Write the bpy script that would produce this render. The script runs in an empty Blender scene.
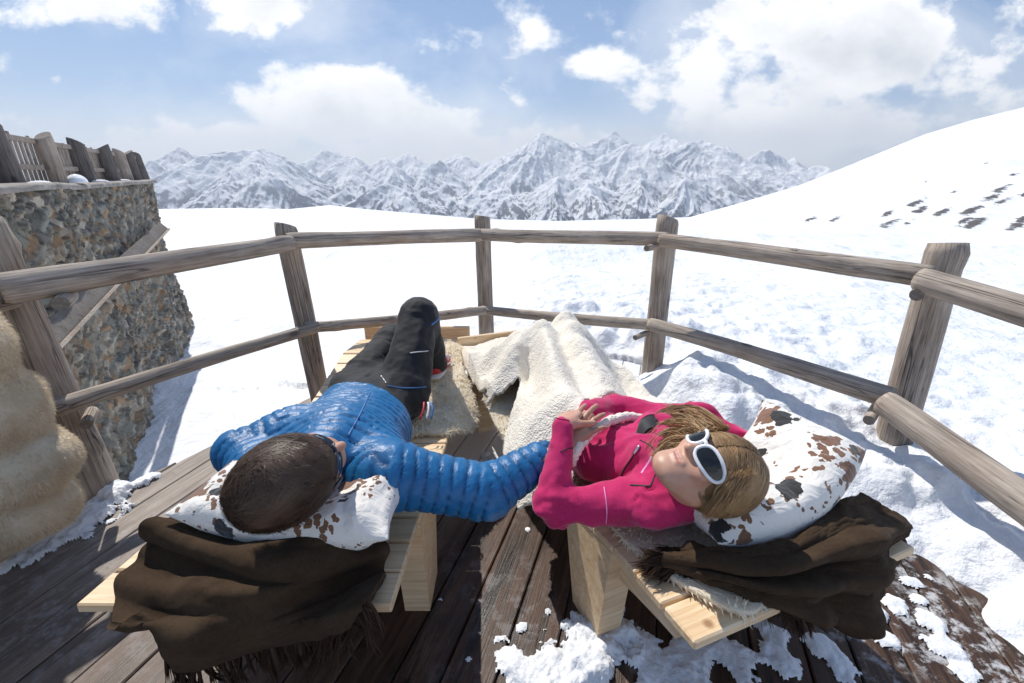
import bpy, math, random
import numpy as np
from mathutils import Vector, Matrix
from mathutils.bvhtree import BVHTree
random.seed(7); rng = np.random.default_rng(7)
S = bpy.context.scene
COL = S.collection
# ---------------------------------------------------------------- camera frame (for placing measured points)
H = 1.35; F = 445.0; TH = math.radians(21.2); CX, CY = 512.0, 341.5
CT, ST = math.cos(TH), math.sin(TH)
def ray(px, py):
    x = (px-CX)/F; u = (CY-py)/F
    return np.array([x, CT+u*ST, -ST+u*CT])
def P(px, py, z):
    r = ray(px, py); t = (z-H)/r[2]
    return np.array([r[0]*t, r[1]*t, z])
def PY(px, py, Y):
    r = ray(px, py); t = Y/r[1]
    return np.array([r[0]*t, Y, H+r[2]*t])
# ---------------------------------------------------------------- noise
def _hash(ix, iy, iz, seed):
    h = (ix.astype(np.int64)*374761393 + iy.astype(np.int64)*668265263 + iz.astype(np.int64)*2147483647 + seed*974634777) & 0xffffffff
    h = ((h ^ (h >> 13))*1274126177) & 0xffffffff
    h = (h ^ (h >> 16)) & 0xffffffff
    h = (h*2246822519) & 0xffffffff
    h = h ^ (h >> 15)
    return (h & 0xffffff)/float(0xffffff)
def vn(p, seed=0):
    p = np.asarray(p, float); i = np.floor(p).astype(np.int64); f = p-i; f = f*f*f*(f*(f*6-15)+10)
    r = 0
    for dx in (0, 1):
        wx = f[..., 0] if dx else 1-f[..., 0]
        for dy in (0, 1):
            wy = f[..., 1] if dy else 1-f[..., 1]
            for dz in (0, 1):
                wz = f[..., 2] if dz else 1-f[..., 2]
                r = r + wx*wy*wz*_hash(i[..., 0]+dx, i[..., 1]+dy, i[..., 2]+dz, seed)
    return r*2-1
def fbm(p, oct=4, seed=0, gain=.5, lac=2.03, ridge=False):
    p = np.asarray(p, float); a = 1.; s = 0; tot = 0
    for o in range(oct):
        v = vn(p, seed+o*17)
        if ridge: v = 1-2*np.abs(v)
        s = s+a*v; tot += a; a *= gain; p = p*lac+13.7
    return s/tot
def sst(x): x = np.clip(x, 0, 1); return x*x*(3-2*x)
# ---------------------------------------------------------------- scene helpers
def thing(name, label, cat, loc=(0, 0, 0), rz=0, group=None):
    o = bpy.data.objects.new(name, None); COL.objects.link(o)
    o.location = loc; o.rotation_euler = (0, 0, rz); o.empty_display_size = .1
    tag(o, label, cat, group); return o
def tag(o, label=None, cat=None, group=None, kind=None):
    if label: o['label'] = label
    if cat: o['category'] = cat
    if group: o['group'] = group
    if kind: o['kind'] = kind
    return o
def mk(name, V, Fc, mat, parent=None, smooth=True, attrs=None, world=True):
    """one mesh object. V in world coordinates unless world=False (then local to the parent)"""
    V = np.asarray(V, float)
    me = bpy.data.meshes.new(name)
    if isinstance(Fc, np.ndarray):
        n, k = Fc.shape
        me.vertices.add(len(V)); me.vertices.foreach_set('co', V.astype(np.float32).ravel())
        me.loops.add(n*k); me.loops.foreach_set('vertex_index', Fc.astype(np.int32).ravel())
        me.polygons.add(n); me.polygons.foreach_set('loop_start', np.arange(0, n*k, k, dtype=np.int32))
        me.update(calc_edges=True)
    else:
        me.from_pydata(V.tolist(), [], [list(map(int, f)) for f in Fc]); me.update()
    if smooth: me.polygons.foreach_set('use_smooth', [True]*len(me.polygons))
    if attrs:
        for k2, (dom, typ, val) in attrs.items():
            at = me.attributes.new(k2, typ, dom)
            if typ == 'FLOAT': at.data.foreach_set('value', np.asarray(val, np.float32).ravel())
            else: at.data.foreach_set('color', np.asarray(val, np.float32).ravel())
    o = bpy.data.objects.new(name, me); COL.objects.link(o)
    if mat is not None:
        for m in (mat if isinstance(mat, (list, tuple)) else [mat]): me.materials.append(m)
    if parent is not None:
        o.parent = parent
        if world:
            root = parent; M = Matrix.Identity(4)
            while root is not None:
                M = Matrix.LocRotScale(root.location, root.rotation_euler, root.scale) @ M; root = root.parent
            me.transform(M.inverted()); me.update()
    return o
def rest(me_obj): pass
def merge(parts):
    Vs, Fs, off = [], [], 0
    for V, Fc in parts:
        V = np.asarray(V, float); Vs.append(V)
        Fs += [[int(i)+off for i in f] for f in Fc]; off += len(V)
    return np.vstack(Vs), Fs
def gridfaces(nu, nv, wrapu=False):
    i = np.arange(nu if wrapu else nu-1)[:, None]; j = np.arange(nv-1)[None, :]
    i2 = (i+1) % nu
    a = i*nv+j; b = i2*nv+j; c = i2*nv+j+1; d = i*nv+j+1
    return np.stack([a, b, c, d], -1).reshape(-1, 4)
def box(c, d, R=None, bev=.003):
    """bevelled box: centre c, size d, rotation R(3x3)"""
    x, y, z = np.array(d)/2; b = min(bev, x*.45, y*.45, z*.45)
    V = []
    for sx in (-1, 1):
        for sy in (-1, 1):
            for sz in (-1, 1):
                V += [(sx*(x-b), sy*(y-b), sz*z), (sx*(x-b), sy*y, sz*(z-b)), (sx*x, sy*(y-b), sz*(z-b))]
    V = np.array(V)
    def id(sx, sy, sz, k): return ((sx > 0)*4+(sy > 0)*2+(sz > 0))*3+k
    Fc = []
    for s in (-1, 1):
        q = [id(-1, -1, s, 0), id(1, -1, s, 0), id(1, 1, s, 0), id(-1, 1, s, 0)]; Fc.append(q if s > 0 else q[::-1])
        q = [id(-1, s, -1, 1), id(1, s, -1, 1), id(1, s, 1, 1), id(-1, s, 1, 1)]; Fc.append(q if s < 0 else q[::-1])
        q = [id(s, -1, -1, 2), id(s, 1, -1, 2), id(s, 1, 1, 2), id(s, -1, 1, 2)]; Fc.append(q if s > 0 else q[::-1])
    for a in (-1, 1):
        for b2 in (-1, 1):
            Fc.append([id(-1, a, b2, 0), id(1, a, b2, 0), id(1, a, b2, 1), id(-1, a, b2, 1)])
            Fc.append([id(a, -1, b2, 0), id(a, 1, b2, 0), id(a, 1, b2, 2), id(a, -1, b2, 2)])
            Fc.append([id(a, b2, -1, 1), id(a, b2, 1, 1), id(a, b2, 1, 2), id(a, b2, -1, 2)])
            for c2 in (-1, 1): Fc.append([id(a, b2, c2, 0), id(a, b2, c2, 1), id(a, b2, c2, 2)])
    # consistent outward orientation
    out = []
    for f in Fc:
        p = V[f]; n = np.cross(p[1]-p[0], p[2]-p[0])
        out.append(f if np.dot(n, p.mean(0)) > 0 else f[::-1])
    if R is not None: V = V @ np.array(R).T
    return V+np.array(c), out
def frame_from(d, up=(0, 0, 1)):
    d = np.array(d, float); d /= np.linalg.norm(d)
    x = np.cross(up, d)
    if np.linalg.norm(x) < 1e-4: x = np.cross((1, 0, 0), d)
    x /= np.linalg.norm(x); y = np.cross(d, x)
    return x, y, d
def tube(pts, r, n=8, cap=True, flat=1.0, up=(0, 0, 1)):
    pts = np.asarray(pts, float); m = len(pts)
    r = np.ones(m)*r if np.isscalar(r) else np.asarray(r, float)
    T = np.gradient(pts, axis=0); T /= np.linalg.norm(T, axis=1)[:, None]+1e-12
    x, y, _ = frame_from(T[0], up)
    V = []; ang = np.linspace(0, 2*math.pi, n, endpoint=False)
    for i in range(m):
        x = x-T[i]*np.dot(x, T[i]); x /= np.linalg.norm(x)+1e-12; y = np.cross(T[i], x)
        V.append(pts[i]+r[i]*(np.cos(ang)[:, None]*x+flat*np.sin(ang)[:, None]*y))
    V = np.vstack(V); Fc = []
    for i in range(m-1):
        for j in range(n):
            a = i*n+j; b = i*n+(j+1) % n; Fc.append([a, b, b+n, a+n])
    if cap: Fc.append(list(range(n))[::-1]); Fc.append([(m-1)*n+j for j in range(n)])
    return V, Fc
def crom1(C, n):
    C = np.asarray(C, float); k = len(C)
    t = np.linspace(0, k-1, n); i = np.minimum(t.astype(int), k-2); f = (t-i).reshape((-1,)+(1,)*(C.ndim-1))
    E = np.concatenate([2*C[:1]-C[1:2], C, 2*C[-1:]-C[-2:-1]])
    p0, p1, p2, p3 = E[i], E[i+1], E[i+2], E[i+3]
    return .5*((2*p1)+(-p0+p2)*f+(2*p0-5*p1+4*p2-p3)*f**2+(-p0+3*p1-3*p2+p3)*f**3)
def patch(C, nu, nv):
    A = crom1(np.asarray(C, float), nu)
    return np.swapaxes(crom1(np.swapaxes(A, 0, 1), nv), 0, 1)      # nu,nv,3
def gridnormals(G):
    du = np.gradient(G, axis=0); dv = np.gradient(G, axis=1)
    n = np.cross(du, dv); n /= np.linalg.norm(n, axis=2)[..., None]+1e-12
    return n
def slab(G, th, up=True):
    """thicken a grid of points into a closed sheet"""
    nu, nv, _ = G.shape; n = gridnormals(G)
    if np.mean(n[..., 2]) < 0: n = -n
    e = np.ones((nu, nv)); 
    T = G+n*th*.5; B = G-n*th*.5
    V = np.vstack([T.reshape(-1, 3), B.reshape(-1, 3)]); f = gridfaces(nu, nv); N = nu*nv
    a = V[f[0]]; 
    nn = np.cross(a[1]-a[0], a[2]-a[0]); 
    if np.dot(nn, n[0, 0]) < 0: f = f[:, ::-1]
    Fc = [f, f[:, ::-1]+N]
    rim = []
    ring = [i*nv for i in range(nu)]+[(nu-1)*nv+j for j in range(1, nv)]+[i*nv+nv-1 for i in range(nu-2, -1, -1)]+[j for j in range(nv-2, 0, -1)]
    for k in range(len(ring)):
        p, q = ring[k], ring[(k+1) % len(ring)]; rim.append([p, q, q+N, p+N])
    Fc.append(np.array(rim)); return V, np.vstack(Fc)
# ---------------------------------------------------------------- signed-distance bodies
class Field:
    def __init__(s, lo, hi, h):
        s.h = h; s.lo = np.array(lo, float); n = np.ceil((np.array(hi)-s.lo)/h).astype(int)+1
        s.n = n; s.v = np.full(n, 1.0, np.float32)
        s.ax = [s.lo[k]+h*np.arange(n[k]) for k in range(3)]
    def sub(s, lo, hi):
        sl = []
        for k in range(3):
            a = max(0, int((lo[k]-s.lo[k])/s.h)-1); b = min(s.n[k], int((hi[k]-s.lo[k])/s.h)+2); sl.append(slice(a, max(a, b)))
        sl = tuple(sl); X, Y, Z = np.meshgrid(*[s.ax[k][sl[k]] for k in range(3)], indexing='ij')
        return sl, np.stack([X, Y, Z], -1)
    def put(s, sl, d, k, op):
        v = s.v[sl]
        if v.size == 0: return
        if op == 'u':
            if k > 0:
                hh = np.clip(.5+.5*(v-d)/k, 0, 1); s.v[sl] = v*(1-hh)+d*hh-k*hh*(1-hh)
            else: s.v[sl] = np.minimum(v, d)
        else:
            if k > 0:
                hh = np.clip(.5-.5*(v+d)/k, 0, 1); s.v[sl] = v*(1-hh)-d*hh+k*hh*(1-hh)
            else: s.v[sl] = np.maximum(v, -d)
    def rc(s, a, b, ra, rb, k=.02, thin=None, q=1.0, op='u'):
        a = np.array(a, float); b = np.array(b, float); m = max(ra, rb)+.06+k
        sl, p = s.sub(np.minimum(a, b)-m, np.maximum(a, b)+m)
        ab = b-a; t = np.clip(((p-a)@ab)/max(ab@ab, 1e-12), 0, 1)
        w = p-a-t[..., None]*ab
        if thin is not None:
            n = np.array(thin, float); n /= np.linalg.norm(n); w = w+n*((w@n)*(q-1))[..., None]
            d = (np.linalg.norm(w, axis=-1)-(ra+(rb-ra)*t)); d = d/ (1+(q-1)*.4)
        else: d = np.linalg.norm(w, axis=-1)-(ra+(rb-ra)*t)
        s.put(sl, d, k, op)
    def ell(s, c, r, R=None, k=.02, op='u'):
        c = np.array(c, float); r = np.array(r, float); m = max(r)+.05+k
        sl, p = s.sub(c-m, c+m); w = p-c
        if R is not None: w = w@np.array(R)          # columns of R = local axes
        k0 = np.linalg.norm(w/r, axis=-1); k1 = np.linalg.norm(w/r**2, axis=-1)+1e-9
        s.put(sl, k0*(k0-1)/k1, k, op)
    def cutplane(s, c, n):
        sl, p = s.sub(s.lo-1, s.lo+99); n = np.array(n, float); n /= np.linalg.norm(n)
        s.v[sl] = np.maximum(s.v[sl], (p-np.array(c))@n)
    def mesh(s):
        v = s.v; n = v.shape; cn = (n[0]-1, n[1]-1, n[2]-1)
        acc = np.zeros((cn[0]*cn[1]*cn[2], 3)); cnt = np.zeros(cn[0]*cn[1]*cn[2]); quads = []
        def cid(i, j, k): return (i*cn[1]+j)*cn[2]+k
        for ax in range(3):
            sl0 = [slice(None)]*3; sl1 = [slice(None)]*3; sl0[ax] = slice(0, -1); sl1[ax] = slice(1, None)
            a = v[tuple(sl0)]; b = v[tuple(sl1)]; idx = np.argwhere((a < 0) != (b < 0))
            o1, o2 = [q for q in range(3) if q != ax]
            ok = (idx[:, o1] > 0) & (idx[:, o1] < n[o1]-1) & (idx[:, o2] > 0) & (idx[:, o2] < n[o2]-1)
            idx = idx[ok]; av = a[tuple(idx.T)]; bv = b[tuple(idx.T)]; t = av/(av-bv)
            pos = idx.astype(float); pos[:, ax] += t
            cells = []
            for (d1, d2) in ((-1, -1), (0, -1), (0, 0), (-1, 0)):
                q = idx.copy(); q[:, o1] += d1; q[:, o2] += d2; c = cid(q[:, 0], q[:, 1], q[:, 2]); cells.append(c)
                np.add.at(acc, c, pos); np.add.at(cnt, c, 1)
            Q = np.stack(cells, -1); flip = (av > 0)
            if ax == 1: flip = ~flip
            Q[flip] = Q[flip][:, ::-1]; quads.append(Q)
        Q = np.vstack(quads); used, inv = np.unique(Q.ravel(), return_inverse=True)
        V = acc[used]/cnt[used][:, None]*s.h+s.lo
        return V, inv.reshape(-1, 4)
def vnormals(V, Q):
    n = np.cross(V[Q[:, 1]]-V[Q[:, 0]], V[Q[:, 2]]-V[Q[:, 0]]); N = np.zeros_like(V)
    for k in range(Q.shape[1]): np.add.at(N, Q[:, k], n)
    return N/(np.linalg.norm(N, axis=1)[:, None]+1e-12)
def smoothv(V, Q, it=2, w=.5):
    for _ in range(it):
        A = np.zeros_like(V); c = np.zeros(len(V))
        for k in range(Q.shape[1]):
            np.add.at(A, Q[:, k], V[Q[:, (k+1) % Q.shape[1]]]); np.add.at(c, Q[:, k], 1)
            np.add.at(A, Q[:, (k+1) % Q.shape[1]], V[Q[:, k]]); np.add.at(c, Q[:, (k+1) % Q.shape[1]], 1)
        V = V*(1-w)+w*A/np.maximum(c, 1)[:, None]
    return V
def chain_s(V, pts):
    """nearest point on a polyline: distance, arc length, radial vector"""
    pts = np.asarray(pts, float); best = np.full(len(V), 9.); S_ = np.zeros(len(V)); acc = 0
    for a, b in zip(pts[:-1], pts[1:]):
        ab = b-a; L = np.linalg.norm(ab); t = np.clip(((V-a)@ab)/(L*L), 0, 1); d = np.linalg.norm(V-a-t[:, None]*ab, axis=1)
        m = d < best; best[m] = d[m]; S_[m] = acc+t[m]*L; acc += L
    return best, S_
def bvh(V, Q): return BVHTree.FromPolygons([Vector(v) for v in V], [list(map(int, q)) for q in Q])
def hit(tree, px, py, off=.001):
    r = ray(px, py); d = Vector(r).normalized(); loc, nor, i, dist = tree.ray_cast(Vector((0, 0, H)), d)
    if loc is None: return None
    if nor.dot(d) > 0: nor = -nor
    return np.array(loc+nor*off)
def line_on(tree, pix, r, n=24, off=.001, seg=6):
    """a thin cord lying on a surface, through measured points"""
    pp = crom1(np.array(pix, float), n); pts = [hit(tree, a, b, off) for a, b in pp]
    pts = [p for p in pts if p is not None]
    if len(pts) < 3: return None
    pts = np.array(pts)
    # drop jumps
    keep = [pts[0]]
    for q in pts[1:]:
        if np.linalg.norm(q-keep[-1]) < .08: keep.append(q)
    if len(keep) < 3: return None
    return tube(np.array(keep), r, seg)
def strips(root, tip_dir, L, W, seg=2, bend=None, side=None):
    """many thin tapered blades: root (N,3), unit dir (N,3), length (N), width; returns V, F"""
    N = len(root)
    if side is None:
        side = np.cross(tip_dir, rng.normal(size=(N, 3))); side /= np.linalg.norm(side, axis=1)[:, None]+1e-9
    rows = []
    for i in range(seg):
        t = i/seg; p = root+tip_dir*(L*t)[:, None]
        if bend is not None: p = p+bend*(L*t*t)[:, None]
        w = (W*(1-t*.6))[:, None]; rows += [p-side*w, p+side*w]
    tip = root+tip_dir*L[:, None]
    if bend is not None: tip = tip+bend*L[:, None]
    rows.append(tip)
    k = len(rows); V = np.stack(rows, 1).reshape(-1, 3); b = (np.arange(N)*k)[:, None]
    F_ = []
    for i in range(seg-1):
        F_.append(b+np.array([[2*i, 2*i+1, 2*i+3]])); F_.append(b+np.array([[2*i, 2*i+3, 2*i+2]]))
    F_.append(b+np.array([[2*seg-2, 2*seg-1, 2*seg]]))
    return V, np.vstack(F_)
def tri(Q):
    Q = np.asarray(Q)
    return np.vstack([Q[:, [0, 1, 2]], Q[:, [0, 2, 3]]]) if Q.shape[1] == 4 else Q
def sample_surface(V, Q, n):
    T = tri(Q); a, b, c = V[T[:, 0]], V[T[:, 1]], V[T[:, 2]]; nr = np.cross(b-a, c-a); ar = np.linalg.norm(nr, axis=1)
    nr = nr/(ar[:, None]+1e-12); i = rng.choice(len(T), n, p=ar/ar.sum()); u = rng.random(n); v = rng.random(n)
    m = u+v > 1; u[m] = 1-u[m]; v[m] = 1-v[m]
    return a[i]+(b[i]-a[i])*u[:, None]+(c[i]-a[i])*v[:, None], nr[i]
def furry(V, Q, n, L, lean, W=.0022, clump=.035, lv=.5, amp=1.0, up=.75):
    """surface plus a coat of wool blades"""
    p, nr = sample_surface(V, Q, n)
    f = np.stack([fbm(p/clump+s*31, 2, seed=s) for s in (1, 2, 3)], -1)*1.6*amp
    d = nr*up+np.asarray(lean)*.5+f; d /= np.linalg.norm(d, axis=1)[:, None]+1e-9
    bad = (d*nr).sum(1) < .1; d[bad] += nr[bad]*.5; d /= np.linalg.norm(d, axis=1)[:, None]+1e-9
    ln = L*(1-lv+lv*2*rng.random(n)); bend = np.asarray(lean)*.3+rng.normal(size=(n, 3))*.25+np.array([0, 0, -.25])
    v2, f2 = strips(p-nr*.002, d, ln, np.full(n, W), 2, bend)
    T = tri(Q); return np.vstack([V, v2]), np.vstack([T, f2+len(V)])
# ================================================================ materials
def newmat(name):
    m = bpy.data.materials.new(name); m.use_nodes = True; nt = m.node_tree; nt.nodes.clear()
    out = nt.nodes.new('ShaderNodeOutputMaterial'); b = nt.nodes.new('ShaderNodeBsdfPrincipled')
    nt.links.new(b.outputs[0], out.inputs[0]); return m, nt, b, out
class G:
    """tiny node helper"""
    def __init__(s, nt): s.nt = nt
    def n(s, t, **k):
        x = s.nt.nodes.new('ShaderNode'+t)
        for a, b in k.items(): setattr(x, a, b)
        return x
    def set(s, sock, v):
        if hasattr(v, 'is_output') or isinstance(v, bpy.types.NodeSocket): s.nt.links.new(v, sock)
        else: sock.default_value = v
    def co(s, kind='Object'): return s.n('TexCoord').outputs[kind]
    def map(s, v, sc=(1, 1, 1), rot=(0, 0, 0), loc=(0, 0, 0)):
        m = s.n('Mapping'); s.set(m.inputs[0], v); m.inputs['Scale'].default_value = sc; m.inputs['Rotation'].default_value = rot; m.inputs['Location'].default_value = loc
        return m.outputs[0]
    def noise(s, v, sc=5, det=4, ro=.55, dist=0, out=0):
        m = s.n('TexNoise'); s.set(m.inputs['Vector'], v); m.inputs['Scale'].default_value = sc; m.inputs['Detail'].default_value = det
        m.inputs['Roughness'].default_value = ro; m.inputs['Distortion'].default_value = dist; return m.outputs[out]
    def vor(s, v, sc=5, feat='F1', out='Distance', rnd=1):
        m = s.n('TexVoronoi', feature=feat); s.set(m.inputs['Vector'], v); m.inputs['Scale'].default_value = sc; m.inputs['Randomness'].default_value = rnd
        return m.outputs[out]
    def ramp(s, v, stops, interp='LINEAR'):
        m = s.n('ValToRGB'); s.set(m.inputs[0], v); e = m.color_ramp; e.interpolation = interp
        while len(e.elements) < len(stops): e.elements.new(.5)
        for el, (p, c) in zip(e.elements, stops):
            el.position = p; el.color = (*c, 1) if isinstance(c, (tuple, list)) else (c, c, c, 1)
        return m.outputs[0]
    def mr(s, v, a, b, c=0, d=1, clamp=True, sm=False):
        m = s.n('MapRange'); m.clamp = clamp
        if sm: m.interpolation_type = 'SMOOTHSTEP'
        s.set(m.inputs[0], v)
        for i, q in enumerate((a, b, c, d)): s.set(m.inputs[i+1], q)
        return m.outputs[0]
    def ma(s, op, a, b=0., c=None):
        m = s.n('Math', operation=op); s.set(m.inputs[0], a); s.set(m.inputs[1], b)
        if c is not None: s.set(m.inputs[2], c)
        return m.outputs[0]
    def mix(s, f, a, b, mode='MIX'):
        m = s.n('Mix', data_type='RGBA', blend_type=mode); s.set(m.inputs[0], f)
        for i, q in ((6, a), (7, b)): s.set(m.inputs[i], (*q, 1) if isinstance(q, tuple) and len(q) == 3 else q)
        return m.outputs[2]
    def bump(s, h, st=.3, d=.01, nrm=None):
        m = s.n('Bump'); m.inputs['Strength'].default_value = st; m.inputs['Distance'].default_value = d; s.set(m.inputs['Height'], h)
        if nrm is not None: s.set(m.inputs['Normal'], nrm)
        return m.outputs[0]
    def attr(s, name, out=2): 
        m = s.n('Attribute'); m.attribute_name = name; return m.outputs[out]
    def sep(s, v): m = s.n('SeparateXYZ'); s.set(m.inputs[0], v); return m.outputs
def simple(name, col, rough=.6, metal=0, spec=.5, bumpsc=None, bst=.2, bd=.002, var=.0, varsc=20, sheen=0, sss=0, coat=0):
    m, nt, b, out = newmat(name); g = G(nt); v = g.co()
    if var:
        f = g.noise(v, varsc, 4); a = tuple(c*(1-var) for c in col); c2 = tuple(min(1, c*(1+var)) for c in col)
        g.set(b.inputs['Base Color'], g.mix(g.mr(f, .3, .7), a, c2))
    else: b.inputs['Base Color'].default_value = (*col, 1)
    b.inputs['Roughness'].default_value = rough; b.inputs['Metallic'].default_value = metal; b.inputs['Specular IOR Level'].default_value = spec
    if sheen: b.inputs['Sheen Weight'].default_value = sheen; b.inputs['Sheen Roughness'].default_value = .5
    if sss: b.inputs['Subsurface Weight'].default_value = sss; b.inputs['Subsurface Radius'].default_value = (.9, .35, .2); b.inputs['Subsurface Scale'].default_value = .008
    if coat: b.inputs['Coat Weight'].default_value = coat; b.inputs['Coat Roughness'].default_value = .1
    if bumpsc: g.set(b.inputs['Normal'], g.bump(g.noise(v, bumpsc, 5), bst, bd))
    return m
M = {}
# snow
def snow_mat(name, sc=1.0, rocks=False):
    m, nt, b, out = newmat(name); g = G(nt); v = g.co()
    base = g.mix(g.mr(g.noise(v, .9*sc, 5), .3, .7), (.74, .765, .80), (.81, .825, .85))
    b.inputs['Roughness'].default_value = .65; b.inputs['Specular IOR Level'].default_value = .3
    n1 = g.noise(v, 3.5*sc, 6, .6); n2 = g.noise(v, 60*sc, 4, .6)
    nb = g.bump(g.noise(g.map(v, (1, .45, 1), (0, 0, .6)), .9*sc, 5, .6), .6, .35/sc); nb = g.bump(n1, .5, .14/sc, nb); nb = g.bump(n2, .35, .012/sc, nb)
    g.set(b.inputs['Normal'], nb)
    if rocks:
        rk = g.attr('rock'); tone = g.mix(g.noise(v, .5, 6, .7), (.05, .048, .045), (.17, .155, .14))
        k = g.mr(g.ma('ADD', rk, g.ma('MULTIPLY', g.ma('SUBTRACT', g.noise(g.map(v, (1, .4, 2.5)), 1.0, 7, .8), .5), 1.6)), .48, .56)
        base = g.mix(k, base, tone)
    g.set(b.inputs['Base Color'], base); return m
M['snow'] = snow_mat('snow', 1.0, True)
M['snow_fine'] = snow_mat('snow_fine', 2.5)
# mountain
m, nt, b, out = newmat('mountain'); g = G(nt); v = g.co()
geo = g.n('NewGeometry'); nz = g.sep(geo.outputs['Normal'])[2]; pz = g.sep(geo.outputs['Position'])[2]
big = g.noise(g.map(v, (.001,)*3), 2.5, 8, .68); fine = g.noise(g.map(v, (.001,)*3), 16, 8, .75); wav = g.noise(g.map(v, (.001, .001, .00025)), 30, 5, .7)
steep = g.mr(nz, .93, .60); low = g.mr(pz, -60, -520)
k = g.ma('ADD', g.ma('MULTIPLY', steep, .50), g.ma('MULTIPLY', low, .30)); k = g.ma('ADD', k, g.ma('MULTIPLY', g.attr('gul'), .20)); k = g.ma('ADD', k, g.ma('MULTIPLY', g.ma('SUBTRACT', fine, .5), 1.5)); k = g.ma('ADD', k, g.ma('MULTIPLY', g.ma('SUBTRACT', big, .5), .9))
k = g.ma('ADD', k, g.ma('MULTIPLY', g.ma('SUBTRACT', wav, .5), .7))
k = g.mr(k, .50, .72); k = g.ma('MULTIPLY', k, g.ma('ADD', .50, g.ma('MULTIPLY', low, .5)))
g.set(b.inputs['Base Color'], g.mix(k, (.90, .91, .93), g.mix(fine, (.035, .055, .09), (.12, .14, .18)))); b.inputs['Roughness'].default_value = .9
b.inputs['Specular IOR Level'].default_value = .1
g.set(b.inputs['Normal'], g.bump(fine, .6, 40)); M['mountain'] = m
# weathered log
def log_mat(name, dark, light, warm, k=.5):
    m, nt, b, out = newmat(name); g = G(nt); v = g.co(); oi = g.n('ObjectInfo').outputs['Random']
    v2 = g.n('VectorMath', operation='ADD'); g.set(v2.inputs[0], v); cx = g.n('CombineXYZ'); g.set(cx.inputs[2], g.ma('MULTIPLY', oi, 37.)); g.set(v2.inputs[1], cx.outputs[0]); v = v2.outputs[0]
    gr = g.noise(g.map(v, (1, 1, .05)), 95, 6, .65, .6); g2 = g.noise(g.map(v, (1, 1, .12)), 22, 4, .6, .4)
    bl = g.noise(v, 3.2, 4, .6); w = g.mr(g.noise(v, 1.7, 3), .50, .68)
    c = g.mix(g.mr(gr, .3, .68), dark, light); c = g.mix(g.ma('MULTIPLY', w, k), c, warm); c = g.mix(g.mr(g2, .42, .25, 0, .65), c, tuple(x*.35 for x in dark))
    cr = g.noise(g.map(v, (1, 1, .025)), 16, 2, .5, 1.0); crk = g.mr(g.ma('ABSOLUTE', g.ma('SUBTRACT', cr, .5)), .012, .0)
    c = g.mix(g.ma('MULTIPLY', crk, .9), c, (.012, .01, .009))
    kn = g.mr(g.vor(g.map(v, (1, 1, .55)), 5.5), .13, .06); c = g.mix(kn, c, (.035, .024, .018)); c = g.mix(g.mr(bl, .3, .7, 0, .35), c, tuple(min(1, x*1.6) for x in light))
    g.set(b.inputs['Base Color'], c); b.inputs['Roughness'].default_value = .8; b.inputs['Specular IOR Level'].default_value = .3
    hh = g.ma('SUBTRACT', gr, g.ma('MULTIPLY', crk, 2.)); g.set(b.inputs['Normal'], g.bump(hh, .7, .004)); return m
M['log'] = log_mat('weathered_log', (.075, .056, .043), (.47, .40, .335), (.27, .17, .10))
M['log_end'] = simple('log_end', (.20, .17, .14), .85, bumpsc=120, bst=.5, var=.3, varsc=60)
M['board'] = log_mat('dark_board', (.05, .042, .038), (.19, .17, .155), (.11, .08, .06))
# deck (local x runs along the planks)
m, nt, b, out = newmat('deck_planks'); g = G(nt); v = g.co(); rnd = g.attr('rnd'); pos = g.n('NewGeometry').outputs['Position']
cx = g.n('CombineXYZ'); g.set(cx.inputs[0], g.ma('MULTIPLY', rnd, 23.)); g.set(cx.inputs[1], g.ma('MULTIPLY', rnd, 7.)); va = g.n('VectorMath', operation='ADD'); g.set(va.inputs[0], v); g.set(va.inputs[1], cx.outputs[0]); v = va.outputs[0]
gr = g.noise(g.map(v, (.035, 1, 1)), 110, 6, .65, .8); g2 = g.noise(g.map(v, (.10, 1, 1)), 24, 5, .62, .6); g3 = g.noise(g.map(v, (.35, 1, 1)), 9, 5, .65)
px_, py_, pz_ = g.sep(pos)
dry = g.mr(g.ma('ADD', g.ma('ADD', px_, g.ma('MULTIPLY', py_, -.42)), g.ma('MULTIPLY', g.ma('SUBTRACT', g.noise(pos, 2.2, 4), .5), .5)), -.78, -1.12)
dry = g.ma('ADD', dry, 0.)
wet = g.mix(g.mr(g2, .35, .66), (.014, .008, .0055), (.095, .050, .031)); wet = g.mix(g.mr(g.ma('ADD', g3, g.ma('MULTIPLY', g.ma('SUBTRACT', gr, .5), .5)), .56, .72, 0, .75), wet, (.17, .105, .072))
far = g.mr(py_, 2.25, 2.5); 
dry = g.ma('MULTIPLY', dry, g.mr(g.ma('ADD', py_, g.ma('MULTIPLY', g3, .4)), 1.15, 1.7, .35, 1.))  # near-left planks darkened: shade painted in by mixing back towards the wet colour
drc = g.mix(g.mr(gr, .3, .7), (.19, .16, .135), (.46, .405, .355)); drc = g.mix(g.mr(g2, .55, .3, 0, .6), drc, (.10, .08, .068))
drc = g.mix(g.mr(rnd, .0, 1., 0, .35), drc, (.20, .14, .10))
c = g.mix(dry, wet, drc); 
fr = g.noise(pos, 16, 7, .72); frm = g.mr(g.noise(pos, 1.6, 3), .46, .60); rime = g.ma('MULTIPLY', g.mr(fr, .50, .60), frm); 
right = g.mr(g.ma('ADD', px_, g.ma('MULTIPLY', py_, -.3)), -.1, .3); rime = g.ma('MULTIPLY', rime, g.ma('ADD', .14, g.ma('MULTIPLY', right, .5)))
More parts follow.
